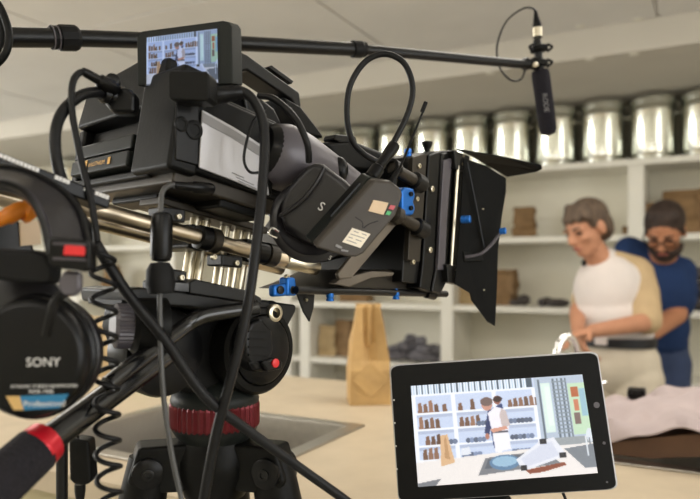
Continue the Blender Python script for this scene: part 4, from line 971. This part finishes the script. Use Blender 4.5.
# bowl with the red collar
def vl(name, prof, m, n=48): return part(name, MB().lathe(BX, (0, 0, 1), prof, n), m, tr_)
def zz(py): return EYE - .735 * (py - HY) / FPX
def rr(px): return px * .735 / FPX
vl('head_base', [(zz(402), rr(43)), (zz(398), rr(44)), (zz(392), rr(42)), (zz(384), rr(34)), (zz(376), rr(20))], M_grn)
vs = []; NN = 44
for z, k0 in ((zz(425), 1), (zz(423), 1.02), (zz(404), 1.02), (zz(401), 1)):
    for k in range(NN * 2):
        a = math.pi * k / NN; R0 = rr(43.5 if k % 2 else 42) * k0 if k % 4 != 3 else rr(43.5) * k0
        vs.append(BX + V((math.cos(a) * R0, math.sin(a) * R0, z)))
N2 = NN * 2
part('red_collar', MB().add(vs, [(j * N2 + k, j * N2 + (k + 1) % N2, (j + 1) * N2 + (k + 1) % N2, (j + 1) * N2 + k) for j in range(3) for k in range(N2)] + [tuple(range(N2)), tuple(range(3 * N2, 4 * N2))]), M_red, tr_, smooth=0)
vl('bowl', [(zz(452), rr(24)), (zz(442), rr(31)), (zz(434), rr(38)), (zz(428), rr(42)), (zz(424), rr(43)), (zz(422), rr(41))], M_grn)
vl('leg_yoke', [(zz(500), rr(14)), (zz(494), rr(30)), (zz(470), rr(40)), (zz(455), rr(40)), (zz(438), rr(34)), (zz(442), rr(24))], M_black)
vl('centre_post', [(zz(560), rr(15)), (zz(490), rr(16))], M_black)
TRV = D(0, 1, 0)
for k, ang in enumerate((200, 335, 265)):
    a = math.radians(ang) ; dv = D(math.cos(a), math.sin(a), 0)
    if k < 2: dv = (D(-.93, -.32, 0) if k == 0 else D(.93, -.32, 0)).normalized()
    else: dv = D(.08, .95, 0).normalized()
    tv = V((-dv.y, dv.x, 0)); top = BX + dv * rr(60) + V((0, 0, zz(462)))
    sh = part('leg_shoulder', MB().prism([BX + dv * rr(26) + tv * .02 + V((0, 0, zz(438))), BX + dv * rr(74) + tv * .018 + V((0, 0, zz(438))), BX + dv * rr(84) + tv * .018 + V((0, 0, zz(470))), BX + dv * rr(76) + tv * .018 + V((0, 0, zz(482))), BX + dv * rr(30) + tv * .02 + V((0, 0, zz(484)))], tv * -.038), M_black, tr_, bevel=.004)
    part('pivot', MB().lathe(top - tv * .026 + dv * .006, tv, [(0, .012), (.002, .0155), (.05, .0155), (.052, .012)], 22), M_blk2, tr_)
    for s_ in (-1, 1):
        screw(top + tv * .0265 * s_ + dv * .006, tv * s_, .006, tr_, M_blkm)
    foot = BX + dv * .27; l0 = top + dv * .004; ld_ = foot - l0
    lg = part('leg', MB().tube([l0 - ld_.normalized() * .01, l0 + ld_ * .04, l0 + ld_ * .045, l0 + ld_ * .5], [.022, .025, .019, .019], 18), M_black, tr_)
    part('leg_lock', MB().tube([l0 + ld_ * .47, l0 + ld_ * .53], .021, 18), M_blk2, lg)
    part('lower_tube', MB().tube([l0 + ld_ * .5, l0 + ld_ * .985], .013, 16), M_blkm, lg)
    part('rubber_foot', MB().ell(foot + V((0, 0, .018)), (.022, 0, 0), (0, .022, 0), (0, 0, .018), 14, 8), M_rub, lg)

# ------------------------------------------------------------ cables
def cable(name, pts, r, m, label, plugs=(), n=10, k=8):
    path = smooth_path([P(*p) for p in pts], k)
    o = root(name, path[-1], label, 'cable')
    part('cord', MB().tube(path, r, n), m, o, smooth=60)
    for (nm, a, b, prof) in plugs: part(nm, MB().lathe(P(*a), P(*b) - P(*a), prof, 18), M_blk2, o)
    return o
PL = [(0, .005), (.001, .0072), (.014, .0072), (.016, .0052), (.03, .0048)]
ca_ = cable('power_cable', [(112, 96, .615), (98, 92, .595), (80, 96, .575), (62, 113, .56), (55, 140, .55), (62, 180, .548), (88, 230, .555), (125, 290, .565), (165, 340, .575), (205, 396, .585), (250, 432, .61), (300, 468, .64), (345, 500, .66), (372, 522, .67)], .0047, M_cable,
      'thick black cable looping from the camera rear across the tripod handle', [('plug', (120, 98, .62), (96, 92, .593), [(-.012, .008), (-.008, .0105), (.006, .0105), (.008, .007), (.012, .0085), (.015, .007), (.019, .0085), (.023, .0065)])])
part('plug_body', facing([(103, 88), (126, 86), (135, 94), (134, 113), (112, 113), (104, 104)], .606, .018), M_blk2, ca_, bevel=.004)
hc_ = cable('monitor_cable', [(222, 95, .632), (240, 91, .632), (254, 101, .632), (264, 128, .63), (263, 180, .62), (257, 240, .605), (247, 310, .595), (233, 370, .59), (217, 430, .59), (204, 499, .59), (200, 530, .59)], .0046, M_cable,
      'black cable hanging from the square plug beside the flip-up screen', [('strain_relief', (206, 96, .625), (244, 92, .634), [(-.004, .0075), (.002, .0085), (.018, .0082), (.02, .0074), (.024, .0078), (.027, .007), (.031, .0072), (.034, .0055)])])
part('plug_body', facing([(168, 73), (171, 70), (206, 71), (209, 74), (209, 97), (206, 101), (171, 100), (168, 97)], .594, .022, back=D(.003, .024, 0)), M_black, hc_, bevel=.002)
cable('loop_cable', [(376, 170, .73), (383, 159, .735), (396, 138, .745), (409, 110, .75), (412.5, 86, .75), (404, 63, .75), (385, 54, .75), (365, 62, .75), (350, 86, .75), (347, 116, .75), (352, 140, .75), (364, 154, .76), (378, 162, .77)], .0034, M_cable, 'black cable making a tall loop above the receiver box')
cable('thin_cable', [(258, 96, .66), (274, 99, .655), (295, 118, .645), (307, 143, .645), (309, 162, .655)], .0033, M_cable, 'short black cable arching over the grey hand grip')
cable('thin_cable', [(266, 108, .65), (254, 120, .645), (247, 140, .64), (244, 160, .64), (250, 172, .642), (262, 172, .65)], .0014, M_cable, 'thin black wire curling in front of the silver label')
fe = cable('grey_cable', [(210, 190, .64), (190, 185, .622), (172, 185, .605), (163, 191, .592), (161, 206, .586), (161, 240, .58), (160, 280, .578), (160, 320, .575), (163, 390, .57), (171, 450, .57), (183, 505, .57), (190, 530, .57)], .0023, M_cablg, 'thin grey cable with a black ferrite lump hanging below the camera',
      [('plug', (212, 189, .642), (172, 185, .605), [(0, .0048), (.002, .0055), (.022, .0055), (.024, .0042), (.036, .0038), (.044, .003)])])
part('ferrite', MB().lathe(P(162, 214, .583), P(161, 262, .579) - P(162, 214, .583), [(-.001, .005), (.001, .0082), (.005, .0092), (.036, .0092), (.04, .0078), (.041, .004)], 20), M_blk2, fe)
part('velcro_tie', MB().lathe(P(160, 270, .579), P(161, 292, .578) - P(160, 270, .579), [(-.006, .008), (0, .0115), (.012, .0125), (.02, .0105)], 16), M_rub, fe)

# ------------------------------------------------------------ headphones
hs = root('headphones', P(36, 430, .47), 'black studio headphones with leather band hanging beside the camera', 'headphones')
outer = smooth_path([P(-14, 166, .50), P(14, 168, .50), P(38, 176, .50), (P(62, 190, .50)), P(79, 210, .495), P(87, 236, .49), P(89, 250, .485)], 6)
inner = smooth_path([P(-14, 181, .462), P(6, 183, .462), P(22, 190, .462), P(34, 203, .462), P(43, 222, .462), P(48, 244, .46), P(50, 256, .458)], 6)
part('headband', MB().ribbon(outer, inner, D(-.001, .004, -.006)), M_leath, hs, smooth=60, bevel=.0012)
for crv, nm in ((inner, 'piping'), (outer, 'piping')):
    part(nm, MB().tube([p - D(0, .001, 0) for p in crv], .0024, 8), M_blk2, hs)
for k in range(3, len(inner) - 3, 1):
    pm = inner[k] * .88 + outer[k] * .12 - D(0, .0014, 0); part('stitch', MB().box(pm, D(.0006, 0, 0), D(0, .0006, 0), (0, 0, .0011)), M_gun, hs)
part('inner_strap', facing([(-14, 248), (30, 250), (46, 254), (52, 268), (50, 285), (20, 284), (-14, 278)], .47, .02), M_rub, hs, bevel=.004)
ad = part('adjuster', facing([(47, 240), (52, 237), (86, 240), (90, 245), (90, 268), (86, 272), (52, 268), (47, 262)], .452, .014), M_blk2, hs, bevel=.002)
for y in (243.5, 258.5):
    part('metal_line', MB().tube([P(53, y, .4515), P(86, y + 1.5, .4515)], .0009, 6), M_gun, ad)
part('red_tag', facing([(64, 246), (67, 244.5), (83, 246), (85, 249), (84, 256), (63, 255)], .451, .002), M_redp, ad, bevel=.0006, label='red side marker')
part('yoke', facing([(62, 270), (80, 272), (80, 290), (74, 297), (60, 296), (56, 284)], .462, .008), M_gun, hs, bevel=.003)
part('yoke_arm', MB().tube(smooth_path([P(66, 292, .466), P(56, 300, .464), P(50, 318, .462), P(46, 336, .462)], 5), .0035, 8), M_blk2, hs)
part('rear_cup', MB().lathe(P(10, 330, .50), D(.25, -1, .05), [(-.02, .04), (-.008, .046), (0, .045), (.004, .038)], 40), M_leath, hs)
cx_ = P(32, 357, .468); cax = D(.10, -1, .05)
cup = part('ear_cup', MB().lathe(cx_, cax, [(-.028, .026), (-.024, .038), (-.012, .044), (-.008, .044), (-.006, .0415), (.0, .0415), (.005, .0405), (.008, .038), (.009, .035)], 56, .92, (0, 0, 1)), M_blk2, hs)
part('ear_pad', MB().lathe(cx_ + D(0, .012, 0), cax, [(-.03, .03), (-.028, .038), (-.02, .042), (-.012, .041), (-.008, .036)], 48, .92, (0, 0, 1)), M_leath, hs)
CR = (D(1, .10, .0) - cax.normalized() * D(1, .10, 0).dot(cax.normalized())).normalized(); CU = CR.cross(cax.normalized()) * -1
if CU.z < 0: CU = -CU
def cp(px, py):
    d = P(px, py, 1) - EYEV; o_ = cx_ + cax.normalized() * .0092; nrm = cax.normalized(); return EYEV + d * ((o_ - EYEV).dot(nrm) / d.dot(nrm))
text('lettering', 'SONY', cp(26, 366.5), CR, CU, .0084, M_whitep, cup)
text('lettering', 'DYNAMIC STEREO HEADPHONES', cp(11, 388), CR, CU, .0029, M_whitep, cup)
text('lettering', 'MDR-7506', cp(29, 393.5), CR, CU, .0036, M_whitep, cup)
bs = part('blue_strip', MB().prism([cp(20, 396), cp(69, 394), cp(60, 408), (cp(24, 410))], cax.normalized() * .0006), M_bluep, cup)
part('tan_strip', MB().prism([cp(6, 396), cp(20, 396), cp(24, 410), cp(14, 410)], cax.normalized() * .0006), M_tan, cup)
text('lettering', 'Professional', cp(24, 406.5), CR, CU, .0056, M_whitep, bs, .0012)
# coiled cord from the camera rear down past the handle
top_p = [(112, 88, .60), (96, 78, .585), (82, 72, .575), (73, 82, .565), (72, 110, .56), (80, 155, .556), (91, 200, .552), (96, 232, .548), (97, 242, .546)]
pth = smooth_path([P(*p) for p in top_p], 6)
ax0, ax1 = P(102, 246, .546), P(110, 520, .546); n_t = 10.6; st = 18
hx_ = []
for k in range(int(n_t * st)):
    t = k / (n_t * st); a = 2 * math.pi * k / st + math.pi
    hx_.append(ax0 + (ax1 - ax0) * t + D(math.cos(a), 0, 0) * .0092 * min(1, .5 + k / 20) + D(0, math.sin(a), 0) * .0092)
cd = root('headphone_cord', ax1, 'black coiled headphone cord hanging from the camera beside the handle', 'cord')
part('straight_cord', MB().tube(pth, .0029, 10), M_cable, cd, smooth=60)
part('coil', MB().tube([pth[-1]] + hx_, .0021, 8), M_cable, cd, smooth=60)
part('plug', MB().lathe(P(111, 87, .60), P(86, 73, .578) - P(111, 87, .60), [(-.006, .005), (0, .0066), (.012, .006), (.014, .0042), (.026, .004), (.03, .0033)], 16), M_blk2, cd)
part('jack', MB().lathe(P(112, 80, .602), D(.2, -1, 0), [(-.01, .006), (.0, .0062), (.001, .004)], 16), M_blk2, cd)
# small power brick hanging at the left
pb_ = root('power_brick', P(80, 486, .62), 'small black power brick hanging below the red handle ring', 'adapter')
part('case', facing([(68, 442), (74, 439), (88, 441), (91, 482), (86, 486), (73, 485), (69, 480)], .62, .02), M_black, pb_, bevel=.003)
part('strain_relief', MB().lathe(P(80, 484, .63), D(0, 0, -1), [(0, .005), (.006, .005), (.02, .003)], 12), M_blk2, pb_)
part('cord', MB().tube(smooth_path([P(80, 488, .63), P(79, 510, .63), P(83, 540, .64)], 5), .0025, 8), M_cable, pb_)
part('hanger', MB().tube(smooth_path([P(76, 441, .63), P(71, 434, .62), P(74, 424, .61), P(77, 430, .62), P(78, 441, .63)], 5), .0012, 6), M_cable, pb_)
# dark upright pole beside it
sp0 = P(62, 440, .72)
ls = root('light_stand', V((sp0.x, sp0.y, 0)), 'slim black stand pole behind the power brick', 'stand')
part('pole', MB().tube([V((sp0.x, sp0.y, .03)), V((sp0.x, sp0.y, sp0.z + .01))], .006, 14), M_blkm, ls)
part('base', MB().lathe(V((sp0.x, sp0.y, 0)), (0, 0, 1), [(0, .05), (.01, .05), (.016, .044), (.02, .014), (.04, .009)], 30), M_blkm, ls)

# ------------------------------------------------------------ boom pole and microphone
bp_ = root('boom_pole', P(75, 50, .86), 'long black boom pole with collars stretching above the camera', 'boom pole')
ends = [(-25, 37, .78), (66, 38, .845), (85, 38.5, .86), (230, 43, .965), (357, 49.5, 1.08), (368, 50, 1.09), (533, 65, 1.27)]
E_ = [P(*e) for e in ends]
part('section', MB().tube([E_[0], E_[1]], .0118, 20), M_blkm, bp_)
part('section', MB().tube([E_[1], (E_[2]), E_[3], E_[4]], .0105, 20), M_blkm, bp_)
part('section', MB().tube([E_[4], E_[5], E_[6]], .0082, 18), M_blkm, bp_)
c0, c1 = P(52, 37.5, .836), P(80, 38.3, .857)
cl0 = part('collar', MB().lathe(c0, c1 - c0, [(-.003, .0125), (-.001, .0145), (.004, .0145), (.005, .0135), (.008, .0135), (.009, .016), (.028, .016), (.031, .0145), (.033, .0118)], 12), M_rub, bp_, smooth=25)
for t in (-.001, .0055):
    q0 = c0 + (c1 - c0).normalized() * t; part('collar_ring', MB().lathe(q0, c1 - c0, [(0, .0146), (.0008, .0152), (.0016, .0146)], 24), M_gun, cl0)
part('collar', MB().lathe(P(352, 49, 1.075), E_[5] - E_[4], [(0, .011), (.001, .0135), (.016, .0135), (.018, .012), (.024, .012), (.026, .009)], 16), M_rub, bp_)
hk = root('cable_hook', P(4, 64, .66), 'black curved hook by the near end of the boom pole', 'hook')
part('hook_loop', MB().tube(smooth_path([P(-14, -6, .66), P(-2, 4, .66), P(5, 18, .66), P(9, 34, .66), P(7, 50, .66), P(-1, 62, .66), P(-14, 70, .66)], 6), .0036, 12), M_black, hk)
part('inner_pad', MB().tube(smooth_path([P(-14, 4, .664), P(-4, 14, .664), P(1, 28, .664), P(2, 38, .664), P(-4, 54, .664), P(-14, 60, .664)], 6), .003, 10), M_rub, hk)
mi = root('shotgun_microphone', P(549, 136, 1.27), 'short microphone in dark foam hanging from the boom tip', 'microphone')
mt0, mt1 = P(540, 70, 1.27), P(549, 136, 1.27)
part('foam', MB().lathe(mt0, mt1 - mt0, [(0, .010), (.002, .0155), (.01, .0168), (.09, .0165), (.112, .0155), (.12, .012), (.123, .004)], 28), M_mic, mi)
part('barrel', MB().tube([P(537, 40, 1.27), mt0], .0075, 14), M_blkm, mi)
part('connector', MB().tube([P(537, 24, 1.27), P(537.5, 38, 1.27)], .0085, 14), M_blk2, mi)
part('connector_ring', MB().tube([P(537.3, 28, 1.27), P(537.6, 37, 1.27)], .0090, 16), M_alu, mi)
text('lettering', 'RODE', P(539.5, 96, 1.27) - D(0, .0175, 0), D(.13, 0, -1), D(1, 0, .13), .013, M_greyp, mi, .0004)
sm = root('shock_mount', P(536, 66, 1.27), 'black shock mount joining the microphone to the boom pole', 'shock mount')
for y in (49, 64):
    c = P(539, y, 1.27); part('cradle_ring', MB().lathe(c, D(.13, 0, -1), [(-.006, .012), (-.004, .0165), (.004, .0165), (.006, .012)], 20), M_black, sm)
    for s_ in (-1, 1):
        part('elastic', MB().tube(smooth_path([c + D(.012 * s_, -.01, .006), c + D(.021 * s_, -.012, 0), c + D(.012 * s_, -.01, -.008)], 5), .0024, 8), M_rub, sm)
part('swivel', MB().lathe(P(522, 64, 1.265), D(1, 0, .02), [(0, .009), (.002, .0115), (.01, .0115), (.014, .009), (.022, .012), (.03, .011)], 18), M_blkm, sm)
part('clamp_screw', MB().lathe(P(535, 65, 1.245), D(0, -1, 0), [(0, .005), (.004, .005), (.006, .003)], 14), M_alu, sm)
mc_ = root('microphone_cable', P(520, 80, 1.26), 'thin black cable looping from the microphone connector to the boom', 'cable')
part('cord', MB().tube(smooth_path([P(537, 16, 1.27), P(533, 8.5, 1.27), P(522, 9, 1.27), P(506, 22, 1.27), P(497, 46, 1.27), P(500, 68, 1.265), P(511, 80, 1.26), P(521, 79, 1.26), P(525, 70, 1.255)], 8), .0018, 8), M_cable, mc_, smooth=60)
part('boot', MB().tube([P(535.5, 11, 1.27), P(537, 24, 1.27)], [.003, .0075], 12), M_blk2, mc_)

# ------------------------------------------------------------ tablet on a stand
TT, TB = .735, .70            # top edge leans away
tb = root('tablet', P(508, 499, .71), 'black framed tablet showing a bright picture of the room', 'tablet')
def tq(px, py): t = (py - 350) / 145; return P(px, py, TT * (1 - t) + TB * t)
def rounded(c, k=.045):
    out = []
    n = len(c)
    for i in range(n):
        p, a, b = c[i], c[i - 1], c[(i + 1) % n]
        for t in (0, .25, .5, .75, 1):
            s_ = k * (1 - t) ** 2; e_ = k * t ** 2
            out.append((p[0] + (a[0] - p[0]) * s_ + (b[0] - p[0]) * e_, p[1] + (a[1] - p[1]) * s_ + (b[1] - p[1]) * e_))
    return out
oc = [(389, 365), (598, 351), (619, 490), (398, 503)]
tk = D(.003, .009, -.001)
tbk = part('case', MB().prism([tq(*p) + D(0, .0012, 0) for p in rounded(oc, .05)], tk), M_silv, tb, bevel=.001)
ic = [(390.5, 366.2), (597, 352.6), (617, 489), (399, 502)]
gs = part('glass', MB().prism([tq(*p) for p in rounded(ic, .05)], D(0, .0014, 0)), mat('tablet_glass', (8, 8, 8), .35, spec=.12), tb, bevel=.0004)
print_panel('screen_picture', [tq(410.5, 386), tq(582, 374.5), tq(597.5, 473), tq(418, 487)], picture(260, 156), M_screen, gs, .0008)
for (x, y, r0) in ((596.5, 405, .0032), (604, 443, .0016), (607, 482, .001)):
    part('front_camera' if r0 > .003 else 'sensor', MB().lathe(tq(x, y) - D(0, .0002, 0), D(0, -1, .2), [(0, r0), (.0004, r0), (.0004, r0 * .6)], 16), M_gun, gs)
for (x, y) in ((394, 400), (394.8, 423), (396, 446), (397, 469)):
    part('side_button', MB().lathe(tq(x, y), D(0, -1, 0), [(0, .0009), (.0006, .0009)], 8), M_whitep, gs)
sb = tq(480, 495) + D(0, .016, 0)
ts = root('tablet_stand', V((sb.x, sb.y + .0, 0)), 'black stand holding up the tablet from below', 'stand')
part('cradle', MB().prism([tq(448, 501.5), tq(512, 497.5), tq(512, 503), tq(448, 507)], D(0, .03, 0)), M_blkm, ts, bevel=.002)
part('back_brace', MB().tube([sb + V((0, 0, -.02)), tq(490, 430) + D(.002, .018, 0)], .006, 12), M_blkm, ts)
part('pole', MB().tube([V((sb.x, sb.y, .03)), sb + V((0, 0, -.01))], .010, 16), M_blkm, ts)
part('base', MB().lathe(V((sb.x, sb.y, 0)), (0, 0, 1), [(0, .075), (.012, .075), (.018, .068), (.024, .02), (.05, .014)], 36), M_blkm, ts)
cable('charging_cable', [(563, 493, .715), (566, 505, .715), (560, 530, .72)], .0016, M_cable, 'short black cable plugged into the bottom edge of the tablet')
